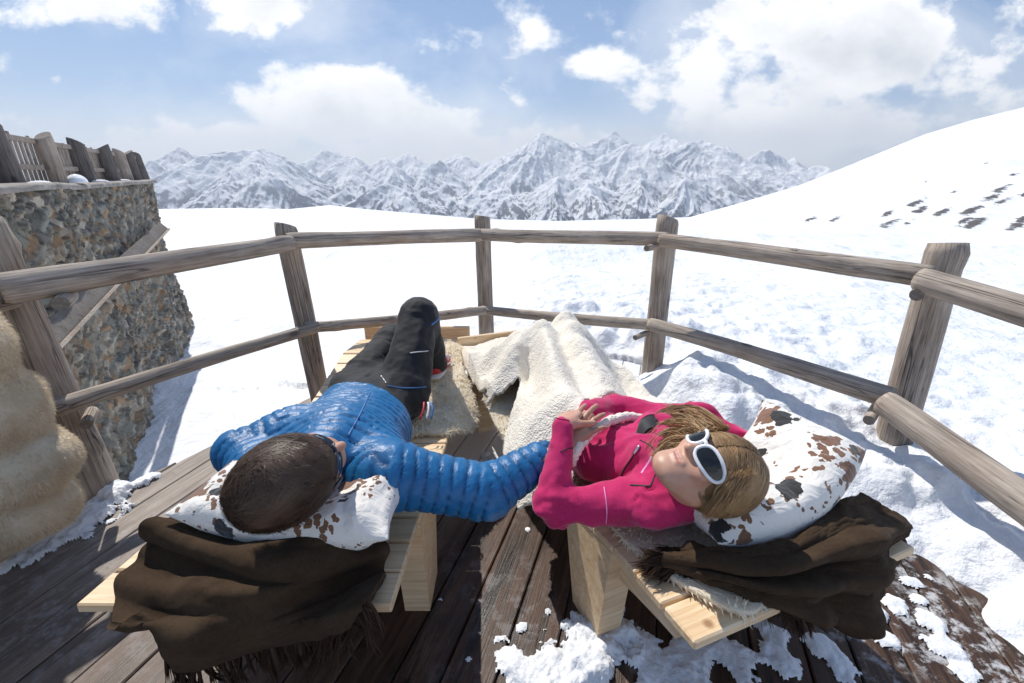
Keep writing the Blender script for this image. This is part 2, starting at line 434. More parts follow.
c = g.mix(rime, c, (.74, .76, .79)); snowy = g.ma('MULTIPLY', g.mr(g.ma('ADD', py_, g.ma('MULTIPLY', fr, .3)), 1.93, 2.0), g.mr(px_, -.6, -.35)); c = g.mix(g.ma('MULTIPLY', snowy, .9), c, (.8, .81, .83))
g.set(b.inputs['Base Color'], c); g.set(b.inputs['Roughness'], g.mix(dry, g.mr(g2, .3, .7, .28, .62), (.6, .6, .6))); b.inputs['Specular IOR Level'].default_value = .35
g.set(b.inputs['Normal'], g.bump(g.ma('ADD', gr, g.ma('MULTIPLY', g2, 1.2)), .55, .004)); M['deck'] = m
# pine of the loungers : local axis of grain given by attribute-free object coords
def pine(name, sc=(1, .06, 1)):
    m, nt, b, out = newmat(name); g = G(nt); v = g.co(); oi = g.n('ObjectInfo').outputs['Random']
    cx = g.n('CombineXYZ'); g.set(cx.inputs[0], g.ma('MULTIPLY', oi, 11.)); g.set(cx.inputs[2], g.ma('MULTIPLY', oi, 5.)); va = g.n('VectorMath', operation='ADD'); g.set(va.inputs[0], v); g.set(va.inputs[1], cx.outputs[0]); v = va.outputs[0]
    gr = g.noise(g.map(v, sc), 45, 5, .6, 1.2); g2 = g.noise(v, 4, 3); kn = g.mr(g.vor(v, 6.5), .10, .04)
    c = g.mix(g.mr(gr, .35, .65), (.60, .40, .21), (.84, .66, .44)); c = g.mix(g.mr(g2, .3, .7, 0, .4), c, (.70, .50, .30)); c = g.mix(g.ma('MULTIPLY', kn, .8), c, (.26, .12, .05))
    g.set(b.inputs['Base Color'], c); b.inputs['Roughness'].default_value = .5; g.set(b.inputs['Normal'], g.bump(gr, .25, .002)); return m
M['pine'] = pine('pine_slat', (.06, 1, 1)); M['pine_side'] = pine('pine_side', (1, .06, 1))
# stone
m, nt, b, out = newmat('dry_stone'); g = G(nt); v = g.co(); sc = g.attr('stone', 0)
f = g.noise(v, 14, 7, .7); f2 = g.noise(v, 60, 5, .7)
c = g.mix(g.mr(f, .3, .6, 0, 1), g.mix(.4, sc, (.06, .05, .04)), sc); c = g.mix(g.mr(g.noise(v, 5, 6, .7), .58, .68, 0, .6), c, (.27, .14, .055)); c = g.mix(g.mr(f2, .60, .70, 0, .7), c, (.50, .48, .44))
c = g.mix(g.attr('gap'), c, (.06, .048, .036))
g.set(b.inputs['Base Color'], c); b.inputs['Roughness'].default_value = .85; g.set(b.inputs['Normal'], g.bump(g.ma('ADD', f, g.ma('MULTIPLY', f2, .4)), .8, .02)); M['stone'] = m
M['mortar'] = simple('mortar_cap', (.30, .27, .24), .9, bumpsc=40, bst=.6, bd=.01, var=.3, varsc=9)
# cloth
def cloth(name, c1, c2, rough=.9, wsc=900, sheen=.4, bst=.25, spec=.2, mot=12):
    m, nt, b, out = newmat(name); g = G(nt); v = g.co()
    n1 = g.noise(v, mot, 4, .6); w = g.noise(v, wsc, 3, .7); w2 = g.noise(v, wsc*.25, 3, .6)
    c = g.mix(g.mr(g.ma('ADD', g.ma('MULTIPLY', n1, .6), g.ma('MULTIPLY', w2, .4)), .35, .65), c1, c2)
    g.set(b.inputs['Base Color'], c); b.inputs['Roughness'].default_value = rough; b.inputs['Sheen Weight'].default_value = sheen; b.inputs['Sheen Roughness'].default_value = .4; b.inputs['Specular IOR Level'].default_value = spec
    g.set(b.inputs['Normal'], g.bump(g.ma('ADD', w, w2), bst, .0015)); return m
M['wool'] = cloth('brown_wool', (.036, .022, .013), (.066, .043, .026), .95, 700, .03, .3, .1)
M['fringe'] = cloth('brown_fringe', (.038, .022, .016), (.066, .040, .027), .95, 700, .0, .3, .1)
M['pink'] = cloth('pink_fleece', (.42, .016, .092), (.58, .032, .142), .9, 800, .35, .25)
M['pants'] = cloth('black_softshell', (.012, .012, .014), (.020, .020, .024), .75, 900, .15, .25, .3)
M['grey_inner'] = cloth('grey_lining', (.25, .26, .28), (.35, .36, .38))
M['black_trim'] = simple('black_trim', (.012, .011, .013), .6)
M['blue_trim'] = simple('blue_trim', (.05, .17, .42), .5)
M['white_trim'] = simple('white_trim', (.72, .72, .74), .5)
M['red_trim'] = simple('red_trim', (.45, .02, .03), .5)
M['lilac'] = simple('lilac_print', (.80, .33, .62), .6)
M['metal'] = simple('zip_metal', (.6, .6, .62), .3, 1.)
# down jacket
m, nt, b, out = newmat('blue_down'); g = G(nt); v = g.co()
n1 = g.noise(v, 38, 5, .6, 1.0); n2 = g.noise(v, 150, 4, .6); n3 = g.noise(v, 9, 3)
g.set(b.inputs['Base Color'], g.mix(g.mr(n3, .3, .7), (.008, .115, .29), (.014, .15, .36)))
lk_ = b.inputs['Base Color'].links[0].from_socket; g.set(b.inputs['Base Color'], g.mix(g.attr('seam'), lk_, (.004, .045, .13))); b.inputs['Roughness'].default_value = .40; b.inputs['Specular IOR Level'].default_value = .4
g.set(b.inputs['Normal'], g.bump(n2, .25, .002, g.bump(n1, .5, .006))); M['down'] = m
# fleece + sheepskin
def woolly(name, c1, c2, sc, bst, bd, sheen=.3, tr=0.):
    m, nt, b, out = newmat(name); g = G(nt); v = g.co()
    vo = g.vor(v, sc); n = g.noise(v, sc*.5, 5, .65); n0 = g.noise(v, 6, 4)
    c = g.mix(g.mr(n0, .3, .7), c1, c2); g.set(b.inputs['Base Color'], c); b.inputs['Roughness'].default_value = .95; b.inputs['Sheen Weight'].default_value = sheen; b.inputs['Specular IOR Level'].default_value = .1
    g.set(b.inputs['Normal'], g.bump(g.ma('SUBTRACT', n, g.ma('MULTIPLY', vo, .8)), bst, bd))
    tl = g.n('BsdfTranslucent'); g.set(tl.inputs[0], c); mx = g.n('MixShader'); mx.inputs[0].default_value = tr; nt.links.new(b.outputs[0], mx.inputs[1]); nt.links.new(tl.outputs[0], mx.inputs[2]); nt.links.new(mx.outputs[0], out.inputs[0]); return m
M['fleece'] = woolly('cream_fleece', (.84, .765, .64), (.90, .835, .72), 150, .7, .006)
M['skinfur'] = woolly('sheepskin', (.88, .78, .60), (.95, .88, .74), 120, .3, .004, .3, .35)
M['skinfur_tan'] = woolly('sheepskin_tan', (.64, .52, .36), (.80, .69, .52), 60, .5, .006, .3, .15)
# cowhide print
m, nt, b, out = newmat('cow_print'); g = G(nt); v = g.co()
wv = g.n('VectorMath', operation='ADD'); g.set(wv.inputs[0], v); nc = g.noise(v, 22, 3, .6, 0, 1); sc_ = g.n('VectorMath', operation='SCALE'); g.set(sc_.inputs[0], nc); sc_.inputs[3].default_value = .05; g.set(wv.inputs[1], sc_.outputs[0]); vw = wv.outputs[0]
reg = g.noise(v, 9, 2, .5)                      # where spots gather
d1 = g.vor(vw, 42); small = g.ma('LESS_THAN', d1, g.mr(reg, .42, .60, .05, .46))
d2 = g.noise(vw, 8.5, 2, .5); bigp = g.mr(d2, .615, .62)
brown = g.ma('MAXIMUM', small, bigp)
c = g.mix(brown, (.80, .765, .70), g.mix(g.noise(v, 30, 3), (.13, .055, .025), (.24, .115, .055)))
d3 = g.noise(g.map(vw, (1, 1, 1), (0, 0, 0), (3.3, 1.7, 5.1)), 9, 1.5, .5); c = g.mix(g.mr(d3, .655, .662), c, (.012, .011, .012))
d4 = g.vor(g.map(vw, (1, 1, 1), (0, 0, 0), (7.7, 2.2, 1.1)), 11); c = g.mix(g.ma('LESS_THAN', d4, .13), c, (.015, .014, .015))
g.set(b.inputs['Base Color'], c); b.inputs['Roughness'].default_value = .85; b.inputs['Sheen Weight'].default_value = .4; wz = g.noise(g.map(v, (1, 1.6, 1)), 16, 4, .55, .8); g.set(b.inputs['Normal'], g.bump(g.noise(v, 500, 3), .25, .001, g.bump(wz, .55, .02))); M['cow'] = m
# skin
def skin(name, c1, c2, red):
    m, nt, b, out = newmat(name); g = G(nt); v = g.co()
    n1 = g.noise(v, 30, 4); n2 = g.noise(v, 450, 3)
    c = g.mix(g.mr(n1, .3, .7), c1, c2); c = g.mix(g.mr(g.noise(v, 14, 2), .5, .7, 0, .35), c, red); c = g.mix(g.attr('lip'), c, tuple(q*.8 for q in red)); g.set(b.inputs['Base Color'], c); b.inputs['Roughness'].default_value = .45
    b.inputs['Subsurface Weight'].default_value = .25; b.inputs['Subsurface Radius'].default_value = (1, .35, .2); b.inputs['Subsurface Scale'].default_value = .006
    g.set(b.inputs['Normal'], g.bump(n2, .15, .001)); return m
M['skin_m'] = skin('skin_man', (.42, .22, .145), (.50, .28, .19), (.46, .17, .12))
M['skin_w'] = skin('skin_woman', (.50, .27, .185), (.58, .34, .24), (.52, .2, .15))
M['lips'] = simple('lips', (.45, .14, .12), .35)
def hair(name, c1, c2, c3):
    m, nt, b, out = newmat(name); g = G(nt); r = g.attr('hr'); v = g.co()
    c = g.mix(r, c1, c2); c = g.mix(g.mr(g.noise(v, 25, 3), .45, .7, 0, .45), c, c3); g.set(b.inputs['Base Color'], c)
    b.inputs['Roughness'].default_value = .5; b.inputs['Specular IOR Level'].default_value = .35; return m
M['hair_m'] = hair('hair_brown', (.022, .013, .009), (.105, .064, .042), (.05, .028, .018))
M['hair_w'] = hair('hair_blond', (.10, .055, .026), (.50, .32, .16), (.20, .11, .05))
M['frame_w'] = simple('white_plastic', (.82, .82, .82), .25, coat=.5)
M['lens'] = simple('dark_lens', (.010, .011, .012), .08, spec=.5, coat=0)
M['frame_m'] = simple('blue_black_plastic', (.012, .02, .045), .3)
M['rubber'] = simple('white_rubber', (.6, .6, .6), .7)
M['nail'] = simple('nail', (.55, .33, .26), .25)
# ================================================================ world, sun, camera
SUN_AZ = math.radians(-34); SUN_EL = math.radians(51)          # azimuth from +Y, clockwise positive
S.world = bpy.data.worlds.new('World'); S.world.use_nodes = True
nt = S.world.node_tree; nt.nodes.clear(); g = G(nt)
wo = nt.nodes.new('ShaderNodeOutputWorld'); bg = nt.nodes.new('ShaderNodeBackground'); nt.links.new(bg.outputs[0], wo.inputs[0])
sky = nt.nodes.new('ShaderNodeTexSky'); sky.sky_type = 'NISHITA'; sky.sun_disc = False; sky.sun_elevation = SUN_EL; sky.sun_rotation = SUN_AZ
sky.altitude = 2200; sky.air_density = 1.0; sky.dust_density = .3; sky.ozone_density = 1.4
d = g.co('Generated'); dx, dy, dz = g.sep(d)
ay = g.ma('MAXIMUM', g.ma('ABSOLUTE', dy), .05); u = g.ma('DIVIDE', dx, ay); v = g.ma('DIVIDE', dz, ay)
cb = g.n('CombineXYZ'); g.set(cb.inputs[0], u); g.set(cb.inputs[1], v); uv = cb.outputs[0]
nz1 = g.noise(g.map(uv, (1, 1.7, 1)), 3.2, 9, .58, .15); nz2 = g.noise(g.map(uv, (1, 1.5, 1), (0, 0, .35), (3, 1, 0)), 1.5, 6, .62, .5); puff = g.noise(g.map(uv, (1, 1.3, 1)), 9, 7, .6)
def blob(px, py, rx, ry, w):
    r = ray(px, py); c = (r[0]/r[1], r[2]/r[1]); k = 1.0/F
    a = g.ma('DIVIDE', g.ma('SUBTRACT', u, c[0]), rx*k); b = g.ma('DIVIDE', g.ma('SUBTRACT', v, c[1]), ry*k)
    l = g.ma('SQRT', g.ma('ADD', g.ma('MULTIPLY', a, a), g.ma('MULTIPLY', b, b)))
    return g.ma('MULTIPLY', g.mr(l, 1.0, .0, 0, 1, True, True), w)
tot = None
for q in ((860, 50, 230, 85, 1.0), (730, 35, 150, 90, 1.0), (790, 95, 200, 60, .9), (920, 30, 140, 70, .7), (810, 125, 220, 55, 1.15), (960, 120, 110, 50, .35), (345, 105, 120, 55, 1.15), (420, 120, 150, 50, .9), (240, 140, 190, 30, .55), (520, 150, 320, 38, 1.0), (280, 5, 110, 45, .95), (85, 5, 120, 40, .55), (520, 45, 150, 45, .36), (610, 65, 65, 30, .75),
          (130, 150, 120, 30, .45), (0, 130, 90, 60, .45), (58, 80, 16, 10, .55), (700, 150, 260, 30, .7)):
    bb = blob(*q); tot = bb if tot is None else g.ma('MAXIMUM', tot, bb)
nn = g.ma('ADD', g.ma('MULTIPLY', g.ma('SUBTRACT', nz1, .5), 3.0), g.ma('MULTIPLY', g.ma('SUBTRACT', puff, .5), 1.7))
dens = g.ma('ADD', tot, nn); cum = g.mr(dens, .22, .70, 0, 1, True, True)
wisp = g.mr(g.ma('ADD', nz2, g.ma('MULTIPLY', tot, .16)), .50, .78, 0, .55); 
back = g.ma('GREATER_THAN', dy, 0.); 
# flat grey undersides : where the cloud above is thick
cb2 = g.n('VectorMath', operation='ADD'); g.set(cb2.inputs[0], uv); cb2.inputs[1].default_value = (-.03, .07, 0)
nzs = g.noise(g.map(cb2.outputs[0], (1, 1.7, 1)), 3.2, 5, .55, .15)
shade = g.mr(g.ma('ADD', g.ma('MULTIPLY', g.ma('SUBTRACT', nzs, nz1), 2.4), g.ma('MULTIPLY', g.mr(dens, .5, 1.3), .55)), .0, .95)
CLB = 1.0
ccol = g.mix(shade, (10.2, 10.2, 10.2), (6.2, 6.5, 7.0))
skyc = g.mix(g.mr(dz, -.02, .5), (2.6, 4.1, 6.5), (1.35, 2.65, 5.3))
base = g.mix(.55, sky.outputs[0], skyc)
c = g.mix(g.ma('MAXIMUM', cum, wisp), base, ccol)
hz = g.mr(dz, .13, .0, 0, .72, True, True); c = g.mix(hz, c, (8.8, 9.2, 9.7))
c = g.mix(g.mr(dz, -.05, -.3), c, (5, 5.2, 5.5))
g.set(bg.inputs[0], c); bg.inputs[1].default_value = .106
sl = bpy.data.lights.new('sun', 'SUN'); sl.energy = 4.1; sl.angle = math.radians(.6); sl.color = (1, .95, .87)
so = bpy.data.objects.new('sun', sl); COL.objects.link(so)
sd = Vector((math.sin(SUN_AZ)*math.cos(SUN_EL), math.cos(SUN_AZ)*math.cos(SUN_EL), math.sin(SUN_EL)))
so.rotation_euler = sd.to_track_quat('Z', 'Y').to_euler(); so.location = sd*30
cam = bpy.data.cameras.new('camera'); co = bpy.data.objects.new('camera', cam); COL.objects.link(co); S.camera = co
cam.sensor_width = 36; cam.lens = F*36/1024; cam.clip_start = .02; cam.clip_end = 60000
co.location = (0, 0, H); co.rotation_euler = (math.pi/2-TH, 0, 0)
S.view_settings.view_transform = 'Standard'; S.view_settings.look = 'None'; S.view_settings.gamma = 1; S.view_settings.exposure = .22
# ================================================================ snow terrain
def azel(px, py):
    r = ray(px, py); return math.atan2(r[0], r[1]), r[2]/math.hypot(r[0], r[1])
def curve(lst):
    q = sorted(azel(*p) for p in lst); return np.array([a for a, _ in q]), np.array([e for _, e in q])
sk_a, sk_e = curve([(-60, 208), (160, 209), (230, 208), (290, 209), (330, 205), (365, 209), (400, 212), (480, 219), (560, 221), (640, 219), (690, 217), (740, 203), (800, 185), (850, 165), (925, 134), (975, 119), (1024, 107), (1150, 78), (1300, 60)])
j_a, j_e = curve([(-60, 222), (160, 221), (300, 220), (480, 229), (640, 229), (800, 232), (900, 233), (1024, 236), (1300, 245)])
CONT = np.array([(-3.2, 5.6), (-1.4, 4.3), (-.3, 3.75), (.5, 3.35), (.98, 2.95), (.74, 2.5), (.88, 2.0), (1.18, 1.6), (1.50, 1.26), (1.57, 1.08), (1.45, .90), (1.40, .6), (1.43, 0), (1.6, -3)])
SIDE = np.vstack([CONT, [(-8, -3), (-8, 5.6)]])
def inpoly(x, y, pg):
    c = np.zeros(x.shape, bool); n = len(pg)
    for i in range(n):
        x0, y0 = pg[i]; x1, y1 = pg[(i+1) % n]
        if y0 == y1: continue
        k = ((y0 > y) != (y1 > y)) & (x < (x1-x0)*(y-y0)/(y1-y0)+x0); c ^= k
    return c
def polydist(x, y, pl):
    d = np.zeros(x.shape); K = 16.
    for (x0, y0), (x1, y1) in zip(pl[:-1], pl[1:]):
        ex, ey = x1-x0, y1-y0; t = np.clip(((x-x0)*ex+(y-y0)*ey)/(ex*ex+ey*ey), 0, 1); d = d+np.exp(-K*np.minimum(np.hypot(x-x0-t*ex, y-y0-t*ey), 60))
    return np.maximum(0, -np.log(d+1e-300)/K+.035)
def znear(x, y):
    p = np.stack([x, y, 0*x], -1); base = -1.45*sst((.75-x)/4.4)-.045*np.maximum(0, y-3)
    jx = x+.07*fbm(p*6, 3, 5); jy = y+.07*fbm(p*6+9, 3, 6)
    d = polydist(jx, jy, CONT); d = np.where(inpoly(jx, jy, SIDE), -d, d)
    lump = np.abs(fbm(p*3.0, 3, 11))*.20+.05*np.abs(fbm(p*8, 3, 12))+.012*fbm(p*22,2,13); near = np.exp(-np.maximum(0, d-.3)/1.2)*sst((x+.6)/1.2)
    b = np.where(d > 0, .035*sst(d/.05)+.10*sst(d/.5)+lump*near*sst(d/.3)*1.0, -.28*sst(-d/.05)*sst((x+1.4)/.5))
    drift = .22*fbm(p*.42, 4, 3)*sst((np.hypot(x, y)-2.6)/4)+.045*fbm(p*np.array([2.2, 1.0, 1]), 4, 4)+.012*fbm(p*9, 3, 8)
    b = b+(d > 0)*sst(d/.25)*(.15*np.exp(-(((x-1.12)/.35)**2+((y-2.25)/.45)**2)))
    b = np.where(d > 0, b*sst((x+1.3)/1.1), b)
    return base+b+drift*np.where(d > 0, 1, .4)
def zterr(x, y):
    R = np.hypot(x, y); az = np.arctan2(x, y); azc = np.clip(az, -1.2, 1.2)
    es = np.interp(azc, sk_a, sk_e); ej = np.interp(azc, j_a, j_e); hill = sst((azc-.30)/.35)
    Rs = 75+hill*130; z45 = H+45*ej; zs = H+Rs*es
    z0 = znear(x, y); t = np.clip((R-7)/38., 0, 1); w = sst(t*1.3)
    zf = np.where(R < 45, -.9+ (z45+.9)*t, 0)
    z = np.where(R < 7, z0, z0*(1-w)+zf*w)
    th = np.clip((R-45)/(Rs-45), 0, 1); prof = th*(1-.25*hill*(1-th)*1.2)
    z = np.where(R >= 45, z45+(zs-z45)*prof, z)
    es = es-.002*(1-hill)
    p = np.stack([x, y, 0*x], -1)
    und = (fbm(p*.09, 4, 21)*.5+.16*fbm(p*np.array([.5, .22, 1]), 4, 24))*sst((R-7)/12)*(1-th)+.05*np.abs(fbm(p*1.3, 3, 25))*sst((R-6)/4)*sst((40-R)/20)+hill*sst((R-50)/40)*(1-th)*fbm(p*.03, 5, 22)*4
    z = z+und
    over = np.maximum(0, R-Rs); z = z-over*(np.maximum(0, -es)+.03+.5*sst(over/300))
    return np.maximum(z, -950+20*fbm(p*.0005, 3, 2))
def polar_grid(azs, rs):
    A, R = np.meshgrid(azs, rs, indexing='ij'); return R*np.sin(A), R*np.cos(A)
azs = np.concatenate([np.linspace(-math.pi, -1.15, 40, endpoint=False), np.linspace(-1.15, 1.15, 620), np.linspace(1.15, math.pi, 41)[1:]])
rs = np.concatenate([[.02], np.linspace(.5, 6, 250), np.geomspace(6.06, 320, 230), np.geomspace(335, 14000, 30)])
X, Y = polar_grid(azs, rs); Z = zterr(X, Y)
# rocks peeking out of the hill
rk = np.zeros_like(Z); R_ = np.hypot(X, Y)
for (px, py, s) in ((808, 222, 1.0), (832, 222, .6), (888, 226, .8), (912, 205, 1.), (905, 226, .45), (917, 213, .8), (886, 215, .5), (939, 215, .7), (968, 213, 1), (970, 228, .9), (990, 200, 1.15), (997, 193, .9), (998, 205, .9), (1012, 176, .7), (1015, 228, .7), (1018, 222, .5), (960, 225, .6), (950, 195, .35), (985, 165, .3), (1024, 196, .6), (925, 183, .3)):
    a, e = azel(px, py); r = 48
    for rr in np.arange(48, 215, 1.0):       # first place where the slope meets that sight line
        if zterr(np.array([rr*math.sin(a)]), np.array([rr*math.cos(a)]))[0] >= H+rr*e: r = rr; break
    cx_, cy_ = r*math.sin(a), r*math.cos(a); ux, uy = math.sin(a), math.cos(a)
    al = (X-cx_)*ux+(Y-cy_)*uy; ac = -(X-cx_)*uy+(Y-cy_)*ux; ac = ac+al*.16
    s = s*.58; al = np.where(al < 0, al*2.2, al*.8); dd = np.hypot(al/(8*s+1), ac/(.9*s+.2)); rk = np.maximum(rk, np.clip(.80-dd*.5, 0, 1))
Z = Z+np.where(rk > .35, (rk-.35)*.9, 0)*np.abs(fbm(np.stack([X, Y, 0*X], -1)*.9, 3, 71))
V = np.stack([X, Y, Z], -1).reshape(-1, 3)
tag(mk('snow_field', V, gridfaces(len(azs), len(rs))[:, ::-1], M['snow'], attrs={'rock': ('POINT', 'FLOAT', rk.ravel())}), kind='structure')
# ================================================================ distant range
sky_px = [(60, 175), (120, 168), (150, 163), (170, 156), (186, 152), (205, 160), (225, 155), (245, 149), (265, 158), (285, 164), (310, 158), (330, 152), (350, 157), (380, 160), (410, 156), (440, 160), (470, 155), (500, 158), (520, 150), (545, 136), (565, 142), (590, 138), (610, 134), (640, 139), (665, 136), (700, 142), (730, 148), (760, 152), (785, 158), (810, 165), (840, 172), (880, 180), (1000, 190)]
ma_, me_ = curve(sky_px)
na, nr = 1000, 420
az = np.linspace(-.95, .95, na); rr = np.linspace(4200, 8800, nr); A, R = np.meshgrid(az, rr, indexing='ij'); X, Y = R*np.sin(A), R*np.cos(A)
p = np.stack([X, Y, 0*X], -1); wx = fbm(p/700, 4, 3)*230; wy = fbm(p/700, 4, 4)*230
rid = fbm((p+np.stack([wx, wy, 0*X], -1))/1500, 7, 31, .50, 2.05, ridge=True)
Zm = -800+sst((R-4200)/2600)*480+rid*230
gul = np.zeros_like(Zm); prr = np.random.default_rng(3)
peaks = [(120, 166, 6900), (152, 163, 6700), (186, 151, 6900), (214, 160, 6300), (245, 148, 6200), (290, 163, 6900), (330, 151, 7100), (352, 158, 6500), (382, 160, 6200), (412, 155, 6800), (440, 163, 6300), (470, 155, 7200), (500, 160, 6500), (522, 148, 7000), (546, 134, 6600), (575, 143, 7100), (607, 133, 7400), (632, 143, 6500), (664, 135, 7200), (700, 140, 6700), (730, 149, 7200), (762, 151, 6600), (790, 160, 7000), (820, 168, 6500), (860, 178, 6900), (920, 185, 6900),
         (218, 186, 5250), (262, 178, 5200), (305, 190, 5300), (395, 183, 5250), (430, 190, 5150), (505, 188, 5400), (560, 180, 5250), (592, 186, 5100), (640, 178, 5300), (688, 180, 5150), (725, 188, 5300), (345, 188, 5400)]
for (px, py, R0) in peaks:
    a0, e0 = azel(px, py); x0, y0 = R0*math.sin(a0), R0*math.cos(a0); h0 = H+R0*e0; X2 = X-x0+wx*.95; Y2 = Y-y0+wy*.95; dd = np.hypot(X2, Y2)
    th0 = np.arctan2(Y2, X2); ph = prr.random()*6.28; k0 = (.50+.22*prr.random())+.25*np.abs(np.sin(1.5*th0+ph))+.10*np.sin(4*th0+ph*2)
    q = np.stack([np.cos(th0)*4.5+px, np.sin(th0)*4.5, dd/2600], -1); gl = fbm(q, 4, int(px), .6, 2.1, ridge=True); cone = h0-dd*k0*(.86 if R0 > 6000 else .95)+gl*np.minimum(dd, 700)*.13+6
    m = cone > Zm; gul = np.where(m, gl, gul); Zm = np.where(m, cone, Zm)
Zm = Zm+fbm(p/260, 5, 41, .55, 2.1, ridge=True)*44+fbm(p/90, 3, 43, .5, 2.1, ridge=True)*12
tag(mk('mountain_range', np.stack([X, Y, Zm], -1).reshape(-1, 3), gridfaces(na, nr)[:, ::-1], M['mountain'], attrs={'gul': ('POINT', 'FLOAT', gul.ravel())}), kind='structure')
# ================================================================ air
hzm = bpy.data.materials.new('air'); hzm.use_nodes = True; n = hzm.node_tree; n.nodes.clear()
o_ = n.nodes.new('ShaderNodeOutputMaterial'); pv = n.nodes.new('ShaderNodeVolumePrincipled'); n.links.new(pv.outputs[0], o_.inputs['Volume'])
pv.inputs['Color'].default_value = (.86, .92, 1, 1); pv.inputs['Density'].default_value = 8.5e-5; pv.inputs['Anisotropy'].default_value = .2
V, Fc = box((0, 2000, -70), (31000, 26000, 1900), None, 1)
hz_o = mk('haze', V, Fc, hzm, smooth=False); tag(hz_o, kind='stuff'); hz_o.display_type = 'WIRE'
# ================================================================ deck
DROT = math.radians(90-18.1); cD, sD = math.cos(-DROT), math.sin(-DROT)
DP = [(-1.80, 1.50), (-1.72, 1.72), (-1.24, 2.58), (-.28, 3.56), (1.08, 2.98), (2.0, 1.95), (2.7, .4), (2.6, -1.6), (-2.9, -1.6), (-2.35, .9)]
LP = [(x*cD-y*sD, x*sD+y*cD) for x, y in DP]
def clip(poly, ax, val, keep_less):
    out = []
    for i in range(len(poly)):
        a, b = poly[i], poly[(i+1) % len(poly)]; ia = (a[ax] <= val) == keep_less; ib = (b[ax] <= val) == keep_less
        if ia: out.append(a)
        if ia != ib:
            t = (val-a[ax])/(b[ax]-a[ax]); out.append((a[0]+(b[0]-a[0])*t, a[1]+(b[1]-a[1])*t))
    return out
V, Fc, at = [], [], []
yy = min(q[1] for q in LP); ymax = max(q[1] for q in LP); k = 0
while yy < ymax:
    wd = .142+.012*math.sin(k*2.3); pg = clip(clip(LP, 1, yy+wd, True), 1, yy+.005, False); r1 = rng.random(); zz = rng.normal()*.0015
    if len(pg) >= 3:
        # split lengthwise into boards butted end to end
        xs = [q[0] for q in pg]; cuts = [min(xs)-1]; c0 = min(xs)+rng.random()*2+.6
        while c0 < max(xs): cuts.append(c0); c0 += 2.2+rng.random()
        cuts.append(max(xs)+1)
        for a, b in zip(cuts[:-1], cuts[1:]):
            q2 = clip(clip(pg, 0, b-.002, True), 0, a+.002, False)
            if len(q2) < 3: continue
            n0 = len(V); n = len(q2); cx0 = sum(q[0] for q in q2)/n; cy0 = sum(q[1] for q in q2)/n; r1 = rng.random()
            for (x, y) in q2:
                V.append((x, y, -.045))
            for (x, y) in q2: V.append((x, y, zz-.004))
            for (x, y) in q2:
                V.append((x+np.sign(cx0-x)*.003, y+np.sign(cy0-y)*.004, zz))
            for lay in (0, 1):
                for i in range(n): j = (i+1) % n; Fc.append([n0+lay*n+i, n0+lay*n+j, n0+(lay+1)*n+j, n0+(lay+1)*n+i]); at.append(r1)
            Fc.append([n0+2*n+i for i in range(n)]); at.append(r1); Fc.append([n0+i for i in range(n)][::-1]); at.append(r1)
    yy += wd; k += 1
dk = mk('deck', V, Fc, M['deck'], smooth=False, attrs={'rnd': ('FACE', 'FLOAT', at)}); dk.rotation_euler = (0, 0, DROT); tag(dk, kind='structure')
# beams and dark fill underneath
V, Fc = merge([box((.05+.5*i, .45-abs(i)*.25, -.105), (.1, 3.6-abs(i)*.9, .11)) for i in range(-2, 4)])
tag(mk('deck_joists', V, Fc, M['board'], smooth=False), kind='structure')
# ================================================================ snow lying on the deck
def onto(px, py): q = P(px, py, 0); return q[0], q[1]
blobs = [(590, 652, .12, .05, 1), (560, 668, .10, .03, 1), (610, 632, .07, .045, 1), (540, 680, .08, .02, 1), (508, 655, .05, .022, 1), (498, 640, .02, .01, 1), (660, 668, .10, .02, 1), (690, 655, .07, .022, 1), (735, 668, .07, .018, 1), (715, 645, .04, .015, 1),
         (785, 660, .06, .02, 1), (820, 645, .05, .02, 1), (848, 668, .05, .02, 1), (895, 605, .035, .012, 1), (920, 600, .03, .012, 1), (935, 622, .045, .018, 1), (950, 650, .05, .02, 1), (962, 672, .04, .015, 1), (910, 582, .035, .012, 1), (928, 578, .012, .006, 1), (872, 612, .04, .02, 1), (885, 640, .03, .012, 1), (780, 640, .05, .02, 1),
         (30, 552, .10, .03, 1), (62, 532, .11, .035, 1), (95, 512, .10, .04, 1), (118, 496, .08, .05, 1), (140, 484, .05, .03, 1), (10, 560, .09, .03, 1), (88, 537, .022, .012, 1), (22, 547, .03, .012, 1), (28, 566, .012, .006, 1), (110, 522, .018, .01, 1), (75, 528, .04, .02, 1), (150, 478, .04, .02, 1),
         (485, 455, .03, .01, 1), (505, 470, .02, .01, 1), (503, 640, .018, .012, 1), (470, 660, .01, .006, 1), (440, 600, .009, .005, 1), (548, 612, .012, .006, 1), (520, 628, .02, .01, 1), (527, 530, .012, .006, 1)]
n1, n2 = 740, 360; xs = np.linspace(-1.95, 1.75, n1); ys = np.linspace(.55, 2.3, n2); X, Y = np.meshgrid(xs, ys, indexing='ij'); p = np.stack([X, Y, 0*X], -1)
nz_ = fbm(p*13, 5, 51, .6); nzb = fbm(p*40, 3, 52); Z = np.full(X.shape, -1.)
for px, py, r, h, _ in blobs:
    cx_, cy_ = onto(px, py); dd = np.hypot(X-cx_, Y-cy_)/r; f = .9-dd+nz_*1.15+nzb*.15; Z = np.maximum(Z, np.where(f > 0, np.minimum(1, f*1.9)**.6*h*.7*(1+.25*nzb+.5*nz_), f*.05))
keep = Z > -.004; idx = -np.ones(keep.shape, int); 
gf = gridfaces(n1, n2); kf = keep.ravel()[gf].all(1); gf = gf[kf]; used, inv = np.unique(gf.ravel(), return_inverse=True)
